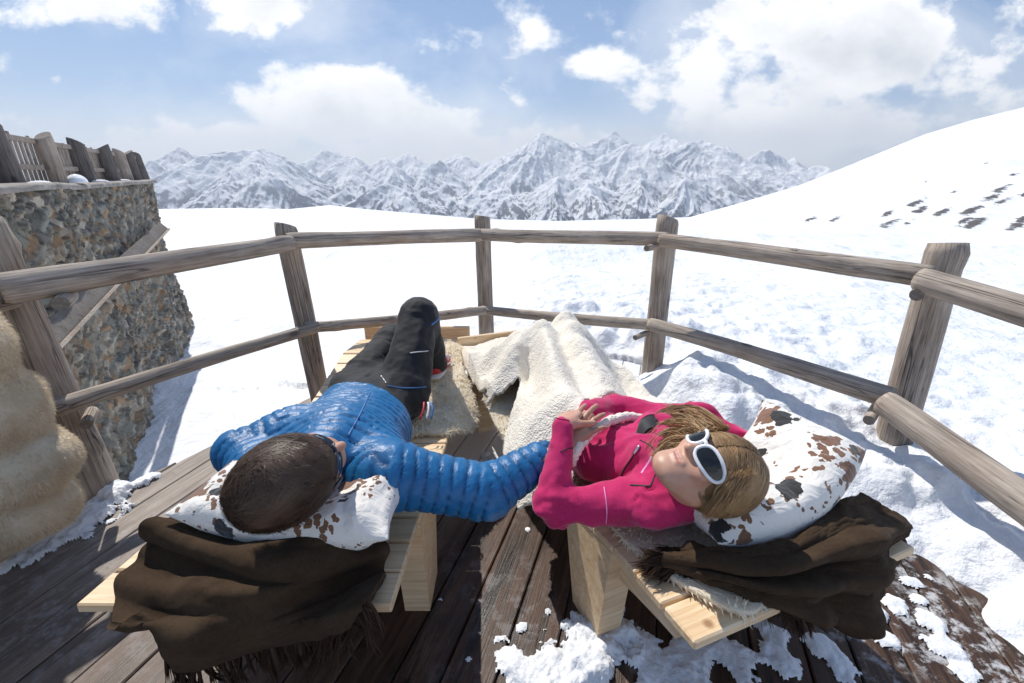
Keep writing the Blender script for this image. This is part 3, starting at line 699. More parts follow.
V = np.stack([X, Y, Z+.001], -1).reshape(-1, 3)[used]
tag(mk('loose_snow', V, inv.reshape(-1, 4), M['snow_fine']), kind='stuff')
# ================================================================ stone wall
WA = np.array([-2.50, 1.17]); WB = np.array([-6.62, 8.62]); WD = (WB-WA)/np.linalg.norm(WB-WA); WN = np.array([WD[1], -WD[0]]); WL = np.linalg.norm(WB-WA)
def wallpt(px, py, off=0):
    r = ray(px, py); q = WA+WN*off; t = (q@WN)/(r[0]*WN[0]+r[1]*WN[1]); return np.array([r[0]*t, r[1]*t, H+r[2]*t])
ZT = 1.13; hgt = 3.35; su = np.arange(-1.6, WL+1.4, .019); sv = np.arange(ZT-hgt, ZT+.001, .019); U, W_ = np.meshgrid(su, sv, indexing='ij')
from mathutils import kdtree
npt = 7000; q = np.stack([rng.uniform(-1.8, WL+1.6, npt), rng.uniform(ZT-hgt-.2, ZT+.2, npt)], -1)
aniso = lambda a: np.stack([(a[:, 0]+a[:, 1]*.45)/.10, (a[:, 1]-a[:, 0]*.30)/.045], -1)
qa = aniso(q); kd = kdtree.KDTree(npt)
for i, a in enumerate(qa): kd.insert((a[0], a[1], 0), i)
kd.balance()
pt = np.stack([U.ravel(), W_.ravel()], -1); wrp = np.stack([fbm(np.stack([pt[:, 0], pt[:, 1], pt[:, 0]*0], -1)*6+s*9, 3, s) for s in (1, 2)], -1)*.045; pa = aniso(pt+wrp)
hit_i = np.zeros(len(pa), int); f12 = np.zeros(len(pa)); dv = np.zeros((len(pa), 2))
for i, a in enumerate(pa):
    r2 = kd.find_n((a[0], a[1], 0), 2); hit_i[i] = r2[0][1]; f12[i] = r2[1][2]-r2[0][2]; dv[i] = a-qa[hit_i[i]]
sh = rng.uniform(-.012, .030, npt); tx = rng.normal(size=(npt, 2))*.010
gap = sst(1-f12/.14)*(.35+.65*sst(.5+fbm(np.stack([pt[:, 0], pt[:, 1], 0*pt[:, 0]], -1)*2.2, 2, 91)*1.6)); disp = sh[hit_i]+(tx[hit_i]*dv).sum(1)-.045*gap**1.3
P3_ = np.stack([pt[:, 0], pt[:, 1], 0*pt[:, 0]], -1); disp += .10*fbm(P3_*.9, 3, 61)+.10*fbm(P3_*np.array([2.0, .6, 1]), 3, 66)*sst((.4-pt[:, 1])/.8)+.018*fbm(P3_*11, 4, 62)+.008*fbm(P3_*30, 3, 63)
disp += .03*sst((-.2-pt[:, 1])/1.3)       # battered foot
pal = np.array([(.30, .28, .23), (.36, .33, .27), (.20, .20, .175), (.42, .37, .29), (.34, .26, .18), (.26, .27, .235), (.52, .46, .37), (.38, .24, .13), (.16, .15, .13), (.33, .32, .28), (.40, .34, .26)])
scol = pal[rng.integers(0, len(pal), npt)]*rng.uniform(.5, 1.1, (npt, 1)); scol = np.hstack([scol, np.ones((npt, 1))])
s_ = pt[:, 0]; rad = .35      # the wall turns its far corner
base = np.zeros((len(pt), 2)); nrm = np.zeros((len(pt), 2)); m1 = s_ < WL-.0
base[m1] = WA+np.outer(s_[m1], WD); nrm[m1] = WN; m2 = ~m1; base[m2] = WB-np.outer(s_[m2]-WL, WN); nrm[m2] = WD
bl = sst((s_-(WL-.12))/.24)[:, None]; nb = WN*(1-bl)+WD*bl; nb /= np.linalg.norm(nb, axis=1)[:, None]
XY = base+nb*disp[:, None]; ztop = np.minimum(pt[:, 1], ZT)
WT = lambda s: .12*(1-np.clip(s/WL, -.2, 1))
V = np.stack([XY[:, 0], XY[:, 1], ztop+WT(s_)*(ztop-ZT+hgt)/hgt+.012*fbm(P3_*5, 3, 64)], -1); fcs = gridfaces(len(su), len(sv))
wall = thing('stone_wall', 'tall rough dry stone retaining wall topped by a plank palisade', 'stone wall', (float(WA[0]), float(WA[1]), -1.5))
mk('stone_face', V, fcs[:, ::-1], M['stone'], wall, attrs={'stone': ('POINT', 'FLOAT_COLOR', scol[hit_i]), 'gap': ('POINT', 'FLOAT', gap*.9)})
# top ledge of mortar, slightly proud
n = 130; ls = np.linspace(-1.6, WL+.03, n); prof = [(-1.5, -.05), (-1.5, .025), (-.4, .03), (.02, .028), (.06, .01), (.055, -.03)]
Gd = np.zeros((n, len(prof), 3))
for i, s in enumerate(ls):
    for j, (o, z) in enumerate(prof):
        w_ = .018*fbm(np.array([[s*5, j*1.0, 0]]), 3, 65)[0]+.10*fbm(np.array([[s*.9, ZT*.9, 0]]), 3, 61)[0]*(o > -.1); c = WA+WD*s+WN*(o+w_); Gd[i, j] = (c[0], c[1], ZT+WT(s)+z+w_*.25)
V = Gd.reshape(-1, 3); mk('coping', V, gridfaces(n, len(prof)), M['mortar'], wall)
snowcap = []
for (px, s_x, w) in ((78, .30, .16), (101, .12, .05), (125, .1, .05), (40, .14, .05)):
    c = wallpt(px, 184, -.05); t = np.linspace(0, 2*math.pi, 14, endpoint=False)
    rows = [np.stack([c[0]+np.cos(t)*s_x*.5*k2*WD[0]-np.sin(t)*.09*k2*WN[0], c[1]+np.cos(t)*s_x*.5*k2*WD[1]-np.sin(t)*.09*k2*WN[1], np.full(14, ZT+WT((c[:2]-WA)@WD)+.025+w*(1-k2*k2)**.5*.55)], -1) for k2 in (1, .93, .75, .45, .1)]
    Vc = np.vstack(rows); fq = []
    for a in range(4):
        for b_ in range(14): fq.append([a*14+b_, a*14+(b_+1) % 14, (a+1)*14+(b_+1) % 14, (a+1)*14+b_])
    fq.append([56+i for i in range(14)]); snowcap.append((Vc, fq))
V, Fc = merge(snowcap); mk('snow_clump', V, Fc, M['snow_fine'], wall)
# ================================================================ logs
def place(o, a, b, parent):
    d = Vector(b)-Vector(a); q = d.to_track_quat('Z', 'Y'); o.parent = parent; base = Vector(parent.location) if parent else Vector((0, 0, 0))
    o.location = Vector(a)-base; o.rotation_euler = q.to_euler()
def log(name, a, b, ra, rb, parent, mat=None, bow=0., n=40, seg=22, rough=.05, slant=0., seed=None, flat=1.):
    L = float(np.linalg.norm(np.array(b)-np.array(a))); sd_ = seed if seed is not None else rng.integers(1, 9999)
    t = np.linspace(0, 1, n); an = np.linspace(0, 2*math.pi, seg, endpoint=False); T, A_ = np.meshgrid(t, an, indexing='ij')
    r = ra+(rb-ra)*T; q = np.stack([np.cos(A_)*1.2, np.sin(A_)*1.2, T*L*2.2+sd_], -1); r = r*(1+rough*1.6*fbm(q, 3, 77)+rough*.6*fbm(q*np.array([5, 5, .7]), 2, 78))
    kn = np.zeros_like(r)
    for _ in range(int(L*2.2)):
        t0 = rng.random(); a0 = rng.random()*6.28; kn += .16*np.exp(-(((T-t0)*L/.035)**2)-((np.angle(np.exp(1j*(A_-a0)))/.35)**2))
    r = r*(1+kn)
    crack = np.exp(-((np.angle(np.exp(1j*(A_-1.3-.35*np.sin(T*3+sd_))))/.10)**2))*.10*sst((T-.05)*6)*sst((.97-T)*8); r = r*(1-crack)
    edge = np.where((T < .5/n*1.2) | (T > 1-.5/n*1.2), .93, 1.); r = r*edge
    x = np.cos(A_)*r+bow*np.sin(math.pi*T); y = np.sin(A_)*r*flat; z = T*L+slant*np.cos(A_)*(T > .99)*ra
    V = np.stack([x, y, z], -1).reshape(-1, 3); f = gridfaces(n, seg); f2 = []
    for i in range(n-1):
        for j in range(seg): f2.append([i*seg+j, i*seg+(j+1) % seg, (i+1)*seg+(j+1) % seg, (i+1)*seg+j])
    c0 = len(V); V = np.vstack([V, [[0, 0, 0.002], [bow*0, 0, L-.002]]])
    for j in range(seg): f2.append([c0, (j+1) % seg, j]); f2.append([c0+1, (n-1)*seg+j, (n-1)*seg+(j+1) % seg])
    o = mk(name, V, f2, [mat or M['log'], M['log_end']]); me = o.data
    me.polygons.foreach_set('material_index', [0]*((n-1)*seg)+[1]*(2*seg)); me.polygons.foreach_set('use_smooth', [True]*((n-1)*seg)+[False]*(2*seg))
    place(o, a, b, parent); return o
fence = thing('log_railing', 'weathered grey log railing around the snowy deck', 'railing', (-.2, 3.45, 0))
posts = {'P0': ((95, 490), (-32, 215), .088), 'P1': ((321, 400), (285, 225), .058), 'P2': ((487, 343), (482, 216), .062), 'P3': ((651, 376), (668, 218), .068), 'P4': ((886, 463), (948, 243), .071)}
PB = {}
for k_, (b_, t_, r_) in posts.items():
    B = P(*b_, 0); T_ = PY(*t_, B[1]+.02); PB[k_] = (B, T_); dv_ = (B-T_)/np.linalg.norm(B-T_)
    log('post', B+dv_*.35, T_, r_*1.03, r_*.97, fence, slant=.35 if k_ in ('P1', 'P3') else .15, seed=int(k_[1])*13+5)
log('post', (2.04, .30, -.3), (2.08, .28, .90), .085, .08, fence)
log('post', (-2.3, .35, -.3), (-2.34, .33, 1.1), .085, .08, fence)
def rail(p, q, ra, rb, bow=0): log('rail', p, q, ra, rb, fence, bow=bow, n=60, rough=.07)
t0 = PY(14, 289, 1.52); t1 = PY(292, 243, 2.38); t1b = PY(286, 241, 2.38); t2 = PY(481, 235, 3.36); t3 = PY(665, 239, 2.74); t4 = PY(922, 276, 1.74)
rail(PY(-2, 290, 1.50), t1, .056, .043); rail(t1b, t2, .042, .046, .015); rail(PY(479, 235, 3.36), PY(668, 239, 2.74), .044, .042, -.01); rail(PY(661, 240, 2.74), PY(932, 277, 1.74), .041, .046, .02); rail(PY(920, 279, 1.74), np.array([1.99, .35, .80]), .047, .055)
rail(PY(52, 409, 1.52), PY(318, 327, 2.38), .035, .030, .02); rail(PY(305, 328, 2.38), PY(488, 310, 3.36), .031, .034, -.03); rail(PY(482, 310, 3.36), PY(655, 325, 2.74), .034, .038, -.02); rail(PY(650, 324, 2.74), PY(893, 399, 1.74), .041, .050, .02); rail(PY(884, 402, 1.72), np.array([1.96, .35, .14]), .058, .070, -.03)
rail(np.array([-1.80, 1.56, .93]), np.array([-2.3, .3, .93]), .05, .055)
for (px, py, Yc, r_) in ((96, 300, 1.60, .028), (200, 0, 0, 0), (78, 418, 1.60, .022), (660, 246, 2.78, .020), (648, 333, 2.78, .018), (925, 289, 1.79, .026), (878, 410, 1.79, .024)):
    if not r_: continue
    c = PY(px, py, Yc); c = PY(px if px > 400 else px-55 if py < 350 else px-10, py, Yc); log('peg', c+np.array([-.11, -.09, 0]) if px > 500 else c+np.array([.12, -.05, 0]), c+np.array([.05, .06, 0]), r_, r_, fence, n=8, seg=12)
# palisade on the wall
pal_f = thing('palisade_fence', 'old plank palisade fence with slanted posts on top of the stone wall', 'palisade fence', (float(WA[0]+WD[0]*4-WN[0]*.25), float(WA[1]+WD[1]*4-WN[1]*.25), ZT))
def onwall(px):
    q = wallpt(px, 183, -.16); return q
pp = [onwall(x) for x in (14, 60, 90, 114, 129, 138.5, 147)]; first = pp[0]-(pp[1]-pp[0]); pp = [first-(pp[1]-pp[0])]+[first]+pp
for i, c in enumerate(pp):
    ZT = 1.13+float(WT((c[:2]-WA)@WD)); hgt_ = .52-.004*i; top = c+np.array([-WD[0]*.02+.03*rng.normal(), .02*rng.normal(), hgt_*rng.uniform(.93, 1.05)])
    log('post', (c[0], c[1], ZT-.05), (top[0]-.03, top[1], ZT+hgt_*rng.uniform(.95, 1.04)), .088, .082, pal_f, slant=.45*(-1)**i, n=16, seg=16, rough=.05, mat=M['board'] if i % 3 else M['log'], flat=.8)
a, b_ = pp[0], pp[-1]; dd = b_-a; L_ = np.linalg.norm(dd[:2]); ang = math.atan2(dd[1], dd[0]); Rz = np.array([[math.cos(ang), -math.sin(ang), 0], [math.sin(ang), math.cos(ang), 0], [0, 0, 1]])
ZT = 1.13; zsl = float(WT((a[:2]-WA)@WD)-WT((b_[:2]-WA)@WD)); Rz = Rz @ np.array([[math.cos(zsl/L_), 0, math.sin(zsl/L_)], [0, 1, 0], [-math.sin(zsl/L_), 0, math.cos(zsl/L_)]])
for z in (.17+zsl/2, .42+zsl/2):
    V, Fc = box(((a+b_)/2*np.array([1, 1, 0])+np.array([0, 0, ZT+z])-np.array([WN[0], WN[1], 0])*.07), (L_, .03, .05), Rz); mk('crossbar', V, Fc, M['log'], pal_f, smooth=False)
npk = int(L_/.115)
for i in range(npk):
    c = a+dd*(i+.5)/npk; ZT = 1.13+float(WT((c[:2]-WA)@WD)); h_ = rng.uniform(.38, .46); Rt = Rz @ np.array([[math.cos(.05*rng.normal()), 0, math.sin(.05)], [0, 1, 0], [-math.sin(.05), 0, 1]])
    V, Fc = box((c[0]-WN[0]*.11, c[1]-WN[1]*.11, ZT+.03+h_/2), (.045, .018, h_), Rt, .002); mk('picket', V, Fc, M['log'], pal_f, smooth=False)
# long board leaning along the wall
A3, B3 = wallpt(163, 226, .16), wallpt(28, 356, .16); B3 = B3+(B3-A3)*.15; dd = A3-B3; x_, y_, z_ = frame_from(dd, (WN[0], WN[1], .0))
bd = thing('leaning_board', 'long dark plank leaning diagonally against the stone wall', 'plank', tuple(B3))
L_ = np.linalg.norm(dd); x_ = x_ if x_[2] > 0 else -x_; wv_ = y_*.62-x_*.78; fn_ = np.cross(z_, wv_); fn_ = fn_ if fn_[2] > 0 else -fn_; Rb = np.stack([wv_, fn_, z_], 1)
V, Fc = box((A3+B3)/2, (.15, .04, L_), Rb, .004); o = mk('board', V, Fc, M['board'], bd, smooth=False)
V, Fc = box((A3+B3)/2+wv_*.09+fn_*.012, (.03, .06, L_*.995), Rb, .004); mk('edge_batten', V, Fc, M['log'], bd, smooth=False)
# ================================================================ loungers
LW, LT = .70, 2.05
def zt(t): return np.interp(t, [0, .25, .5, .8, 1.1, 1.4, 1.65, 1.9, 2.05], [.455, .425, .38, .325, .295, .335, .37, .345, .325])
def make_lounger(loc, rz, label):
    L = thing('wooden_lounger', label, 'sun lounger', loc, rz, 'wooden sun loungers on the deck')
    n = 20; pitch = LT/n
    for i in range(n):
        t = (i+.5)*pitch; sl_ = math.atan2(zt(t+.04)-zt(t-.04), .08); R = np.array([[1, 0, 0], [0, math.cos(sl_), -math.sin(sl_)], [0, math.sin(sl_), math.cos(sl_)]])
        if i == n-1: continue
        V, Fc = box((0, 0, 0), (LW+rng.normal()*.003, pitch-(.0065 if i not in (3, 4) else .0005), .024), None, .004)
        o = mk('slat', V, Fc, M['pine'], L, smooth=False, world=False); o.location = (LW/2, t, zt(t)-.012); o.rotation_euler = (sl_, 0, rng.normal()*.003)
    V, Fc = box((0, 0, 0), (LW-.02, .028, .10), None, .004); o = mk('footboard', V, Fc, M['pine'], L, smooth=False, world=False); o.location = (LW/2, LT-.03, .35)
    ts = np.linspace(.06, LT-.07, 60)
    for x0, x1 in ((.045, .09), (LW-.09, LW-.045)):
        dep = .085+.045*np.exp(-((ts-.45)/.25)**2)+.05*np.exp(-((ts-1.62)/.2)**2); dep[0] = .03; dep[-1] = .03
        V = []; 
        for t, dd in zip(ts, dep): z = zt(t)-.026; V += [(x0, t, z), (x1, t, z), (x1, t, z-dd), (x0, t, z-dd)]
        Fc = [[0, 1, 2, 3][::-1]]+[[a*4+j, a*4+(j+1) % 4, a*4+4+(j+1) % 4, a*4+4+j] for a in range(59) for j in range(4)]+[[236, 237, 238, 239]]
        Fc = [f[::-1] for f in Fc]; o = mk('side_rail', V, Fc, M['pine_side'], L, smooth=False, world=False)
    for (x, t0_, t1_) in ((.004, .34, .49), (LW-.085, .34, .49), (.0, 1.58, 1.70), (LW-.10, 1.58, 1.70)):
        V = []
        for k_, z in enumerate((0, .33)):
            a, b_ = (t0_, t1_) if k_ == 0 else (t0_-.03, t1_+.09)
            zz0, zz1 = (0, 0) if k_ == 0 else (zt(a)-.027, zt(b_)-.027)
            V += [(x, a, zz0), (x+.082, a, zz0), (x+.082, b_, zz1), (x, b_, zz1)]
        Fc = [[3, 2, 1, 0], [4, 5, 6, 7], [0, 1, 5, 4], [1, 2, 6, 5], [2, 3, 7, 6], [3, 0, 4, 7]]
        o = mk('leg', V, Fc, M['pine'], L, smooth=False, world=False)
    return L
LGm = make_lounger((-.965, .70, 0), 0, 'slatted pine lounger the person in the blue down jacket lies on')
RROT = math.atan2(.351, .936)
LGw = LGm.copy(); COL.objects.link(LGw); LGw['label'] = 'slatted pine lounger the person in the pink fleece lies on'; LGw.location = (.372, .615, 0); LGw.rotation_euler = (0, 0, RROT)
for ch in list(LGm.children): c_ = ch.copy(); COL.objects.link(c_); c_.parent = LGw
def Lm(t, w, z): return np.array([-.965+w, .70+t, z])
def Lw(t, w, z): c_, s_ = math.cos(RROT), math.sin(RROT); return np.array([.372+w*c_-t*s_, .615+w*s_+t*c_, z])
# ---------------------------------------------------------------- sheepskins spread on the loungers
def rug(name, label, LF, outl, tmin, tmax, amin, amax, hangr=True, seedn=1, n=16000, L=.022, mat='skinfur', z0=.018, W=.0028):
    nu, nv = 110, 80; G_ = np.zeros((nu, nv, 3)); 
    for i, u_ in enumerate(np.linspace(-1, 1, nu)):
        for j, v_ in enumerate(np.linspace(-1, 1, nv)):
            # square -> soft blob
            uu = u_*math.sqrt(max(0, 1-v_*v_*.42)); vv = v_*math.sqrt(max(0, 1-u_*u_*.42)); th_ = math.atan2(vv, uu)
            k_ = 1+.10*math.sin(th_*3+seedn)+.07*math.sin(th_*5+seedn*2.1)+outl(th_); t = (tmin+tmax)/2+uu*k_*(tmax-tmin)/2; a = (amin+amax)/2+vv*k_*(amax-amin)/2
            if a > LW: w_, dz_ = LW+(a-LW)*.88, -(a-LW)*(.25+3*(a-LW))
            elif a < 0: w_, dz_ = a*.85, a*.5
            else: w_, dz_ = a, 0
            G_[i, j] = LF(t, w_, max(.02, zt(np.clip(t, 0, LT))+z0+dz_))
    G_ += .008*fbm(G_*7, 3, seedn)[..., None]*np.array([.5, .5, 1])
    V, Q = slab(G_, .014); V, T = furry(V, Q, n, L, np.array([.25, -.45, .1]), W, .035, .35, .5, .42)
    o = mk(name, V, T, M[mat]); tag(o, label, 'sheepskin', 'sheepskins on the deck'); return o
rug('sheepskin', 'cream sheepskin under the person in blue, hanging over the lounger edge', Lm, lambda a: 0.06*math.sin(4*a+1.0), .72, 1.86, .12, .76, seedn=2, n=24000, L=.016)
rug('sheepskin', 'cream sheepskin on the right lounger, showing beneath the brown blanket and white fleece', Lw, lambda a: .0, .085, 1.80, -.03, .54, seedn=4, n=28000, L=.013)
# ---------------------------------------------------------------- pillows
def pillow(name, c, ang, L_, W_, T_, dents, label, bend=.0, lift=0., tilt=(0, 0), seedn=3, pin=.10):
    nu, nv = 120, 80; u_, v_ = np.meshgrid(np.linspace(-1, 1, nu), np.linspace(-1, 1, nv), indexing='ij')
    ex = 1-pin*(1-v_**2)*np.abs(u_)**3; ey = 1-pin*(1-u_**2)*np.abs(v_)**3
    X_ = u_*L_/2*ex; Y_ = v_*W_/2*ey; th_ = T_/2*((1-np.abs(u_)**2.6)**.55)*((1-np.abs(v_)**2.6)**.55)
    out_ = []
    pl = np.stack([X_, Y_, X_*0], -1)
    wr = .018*fbm(pl*8, 4, seedn)+.020*np.abs(fbm(pl*np.array([15, 7, 1]), 3, seedn+5))
    edgew = (1-np.maximum(np.abs(u_), np.abs(v_))**6)
    for sgn in (1, -1):
        Z_ = sgn*(th_+wr*edgew*.9)
        if sgn > 0:
            for (dx_, dy_, r_, h_) in dents: Z_ = Z_-h_*np.exp(-(((X_-dx_)**2+(Y_-dy_)**2)/r_**2))
        Z_ = Z_+lift*(u_**2)+tilt[0]*u_+tilt[1]*v_
        Yb = Y_+bend*(u_**2)
        ca, sa = math.cos(ang), math.sin(ang)
        out_.append(np.stack([c[0]+X_*ca-Yb*sa, c[1]+X_*sa+Yb*ca, c[2]+Z_], -1).reshape(-1, 3))
    f = gridfaces(nu, nv)[:, ::-1]; N = nu*nv
    V = np.vstack(out_); Fq = np.vstack([f[:, ::-1], f+N])
    ring = [i*nv for i in range(nu)]+[(nu-1)*nv+j for j in range(1, nv)]+[i*nv+nv-1 for i in range(nu-2, -1, -1)]+[j for j in range(nv-2, 0, -1)]
    o = mk(name, V, Fq, M['cow']); m_ = o.modifiers.new('weld', 'WELD'); m_.merge_threshold = .0006
    tag(o, label, 'pillow', 'cow print pillows'); return o
pillow('pillow', (-.535, .895, .575), math.radians(-8), .56, .27, .15, [(.05, .02, .10, .07)], 'cow print pillow under the dark haired head', bend=.035, lift=.012, seedn=3)
pillow('pillow', (.675, .970, .570), math.radians(26), .54, .31, .18, [(-.02, .05, .10, .10)], 'cow print pillow with an upturned corner under the blond head', bend=.07, lift=.03, tilt=(.045, .0), seedn=9)
# ---------------------------------------------------------------- brown wool blankets
def folds(G_, fn, th=.012):
    n = gridnormals(G_)
    if n[..., 2].mean() < 0: n = -n
    nu, nv, _ = G_.shape; u_, v_ = np.meshgrid(np.linspace(0, 1, nu), np.linspace(0, 1, nv), indexing='ij')
    return G_+n*fn(u_, v_, G_)[..., None]
def tassels(pts, dirs, L_, n_each=16, w=.0022, spread=.012, grav=-.8):
    R_ = np.repeat(pts, n_each, 0); D_ = np.repeat(dirs, n_each, 0); R_ = R_+rng.normal(size=R_.shape)*.0016; D_ = D_+rng.normal(size=D_.shape)*.07+np.repeat(rng.normal(size=dirs.shape)*.22, n_each, 0); D_ /= np.linalg.norm(D_, axis=1)[:, None]
    b_ = np.tile([0, 0, grav], (len(R_), 1))+np.repeat(rng.normal(size=dirs.shape)*.25, n_each, 0)+rng.normal(size=R_.shape)*.1; ln = L_*rng.uniform(.7, 1.25, len(R_)); return strips(R_, D_, ln, np.full(len(R_), w), 4, b_)
C1 = [[P(205, 482, .48), P(240, 482, .48), P(290, 482, .48), P(335, 482, .475), P(372, 482, .465)],
      [P(186, 518, .53), P(240, 532, .545), P(290, 533, .55), P(340, 525, .545), P(378, 520, .50)],
      [P(150, 533, .52), P(200, 548, .555), P(262, 560, .555), P(330, 552, .545), P(384, 540, .49)],
      [P(137, 558, .475), P(187, 580, .51), P(255, 590, .515), P(320, 580, .505), P(386, 562, .465)],
      [P(117, 594, .465), P(178, 612, .49), P(250, 616, .485), P(312, 604, .485), P(382, 582, .485)],
      [PY(128, 618, .635), PY(180, 638, .63), PY(246, 638, .635), PY(306, 626, .645), PY(366, 603, .655)],
      [PY(160, 648, .665), PY(192, 662, .655), PY(252, 653, .655), PY(312, 642, .66), PY(348, 622, .67)]]
G_ = patch(C1, 170, 230)
def f1(u_, v_, g_):
    d = .017*np.sin(6.0*v_*1.4+u_*5.5+.8)*sst(u_*3)*(.4+.6*sst((1.1-u_)*2)) + .020*fbm(np.stack([v_*4, u_*5+v_*2, 0*u_], -1), 3, 5)
    d += .022*np.exp(-((u_-.30-.12*v_)/.05)**2)*(1-v_*.6) - .014*np.exp(-((u_-.40-.10*v_)/.04)**2) + .018*np.exp(-((u_-.62+.22*v_)/.06)**2)-.012*np.exp(-((u_-.74+.22*v_)/.05)**2)
    return d-.006*np.abs(fbm(np.stack([v_*3+u_, u_*9+v_*3, 0*u_], -1), 2, 27))+.002*fbm(g_*30, 3, 7)
G_ = folds(G_, f1); V, Q = slab(G_, .013)
bl1 = tag(mk('wool_blanket', V, Q, M['wool']), 'dark brown wool blanket draped over the head end of the left lounger', 'blanket', 'brown wool blankets')
ed = G_[-1, 8:-6:5]; ed2 = G_[-2, 8:-6:5]; dr = ed-ed2; dr /= np.linalg.norm(dr, axis=1)[:, None]
Vt, Ft = tassels(ed, dr*.6+np.array([0, 0, -.9]), .055, 16)
sb = G_[70:170:4, -1]; Vt2, Ft2 = tassels(sb[-8:], np.tile([.5, -.2, -.8], (8, 1)), .05, 12)
mk('fringe', np.vstack([Vt, Vt2]), np.vstack([Ft, Ft2+len(Vt)]), M['fringe'], bl1)
# second layer peeking out on the near side with its own fringe
C2 = [[P(225, 600, .44), P(280, 600, .44), P(335, 590, .44), P(378, 575, .443)],
      [P(232, 622, .37), P(285, 620, .375), P(335, 608, .39), P(372, 592, .42)],
      [P(240, 648, .26), P(292, 642, .28), P(335, 628, .32), P(362, 610, .37)]]
# ---- right blanket
C1 = [[P(690, 543, .505), P(735, 547, .535), P(790, 538, .55), P(830, 508, .55), P(862, 493, .53)],
      [P(668, 553, .50), P(728, 560, .535), P(785, 557, .55), P(845, 530, .54), P(898, 516, .475)],
      [P(662, 563, .485), P(725, 573, .51), P(785, 575, .52), P(852, 565, .49), P(897, 540, .42)],
      [P(680, 574, .47), P(735, 586, .49), P(792, 596, .475), P(850, 600, .42), P(886, 580, .35)],
      [P(722, 589, .46), P(768, 600, .455), P(806, 616, .41), P(842, 630, .34), P(872, 614, .30)]]
G_ = patch(C1, 170, 230)
def f2(u_, v_, g_):
    d = np.zeros_like(u_)
    for (c0, sl_, w_, a_) in ((.30, .05, .055, .026), (.50, .10, .05, .024), (.72, .16, .055, .022)):
        d += 1.45*a_*np.exp(-((u_-c0-sl_*np.sin(v_*2.4))/w_)**2)*sst((v_-.08)*4)*sst((1.12-v_)*2.2)-a_*.8*np.exp(-((u_-c0-.11-sl_*np.sin(v_*2.4))/.04)**2)*sst((v_-.08)*4)*sst((1.0-v_)*2)
    d += .024*fbm(np.stack([v_*5, u_*6, 0*u_], -1), 4, 15)-.012*np.abs(fbm(np.stack([v_*3, u_*11+v_*2, 0*u_], -1), 2, 17))+.028*np.exp(-(((v_-.80)/.08)**2))*sst(u_*2)-.025*np.exp(-(((v_-.68)/.06)**2+((u_-.8)/.3)**2))
    return d+.0015*fbm(g_*30, 3, 7)
G_ = folds(G_, f2); V, Q = slab(G_, .013)
bl2 = tag(mk('wool_blanket', V, Q, M['wool']), 'brown wool blanket bunched in thick folds on the right lounger under the upturned pillow', 'blanket', 'brown wool blankets')
ed = G_[18:150:3, 0]; ed2 = G_[18:150:3, 2]; dr = ed-ed2; dr /= np.linalg.norm(dr, axis=1)[:, None]
Vt, Ft = tassels(ed, dr+np.array([-.1, -.1, .0]), .042, 22, grav=-.5)
ed = G_[-1, 4:120:3]; ed2 = G_[-3, 4:120:3]; dr = ed-ed2; dr /= np.linalg.norm(dr, axis=1)[:, None]
Vt2, Ft2 = tassels(ed, dr+np.array([0, -.2, -.1]), .040, 20, grav=-.6)
mk('fringe', np.vstack([Vt, Vt2]), np.vstack([Ft, Ft2+len(Vt)]), M['fringe'], bl2)
# ---------------------------------------------------------------- cream fleece blanket over the legs: cloth tented on knees and feet
Kn1, Kn2 = PY(540, 338, 2.02), PY(548, 325, 2.14); hipw = np.array([.20, 1.42, .50]); hipw2 = np.array([.34, 1.52, .48]); ft1, ft2 = P(500, 362, .42), P(520, 352, .42)
caps = [(np.array([.34, 1.22, .50]), np.array([.20, 1.42, .48]), .10, .11), (hipw, Kn1, .085, .07), (hipw2, Kn2+np.array([.10, .02, -.03]), .085, .07), (Kn1, ft1, .07, .06), (Kn2+np.array([.10, .02, -.03]), ft2+np.array([.12, 0, 0]), .07, .06)]
nu, nv = 260, 240
tt = np.linspace(.42, 1.99, nu); ww = np.linspace(-.30, 1.05, nv); Tg, Wg = np.meshgrid(tt, ww, indexing='ij'); c_, s_ = math.cos(RROT), math.sin(RROT)
X_ = .372+Wg*c_-Tg*s_; Y_ = .615+Wg*s_+Tg*c_
Zb = np.where((Wg > -.02) & (Wg < LW+.02), zt(Tg)+.035, -1.5)
Zs = [Zb]; kk = 45.
for a, b_, ra, rb in caps:
    ex, ey = b_[0]-a[0], b_[1]-a[1]; t_ = np.clip(((X_-a[0])*ex+(Y_-a[1])*ey)/(ex*ex+ey*ey), 0, 1); d_ = np.hypot(X_-a[0]-t_*ex, Y_-a[1]-t_*ey); r_ = ra+(rb-ra)*t_; zc = a[2]+(b_[2]-a[2])*t_
    rq = r_*.8; Zs.append(zc+r_+.01-(np.hypot(d_, rq)-rq)*1.55)
e1 = np.maximum(0, -.02-Wg); e2 = np.maximum(0, Wg-(LW+.02)); Zs.append(np.where(Wg < LW/2, .36-e1*2.6, .36-e2*1.2)-.02)
mx = np.max(Zs, 0); Z_ = mx+np.log(np.sum([np.exp(kk*(z-mx)) for z in Zs], 0))/kk
pl = np.stack([X_, Y_, 0*X_], -1)
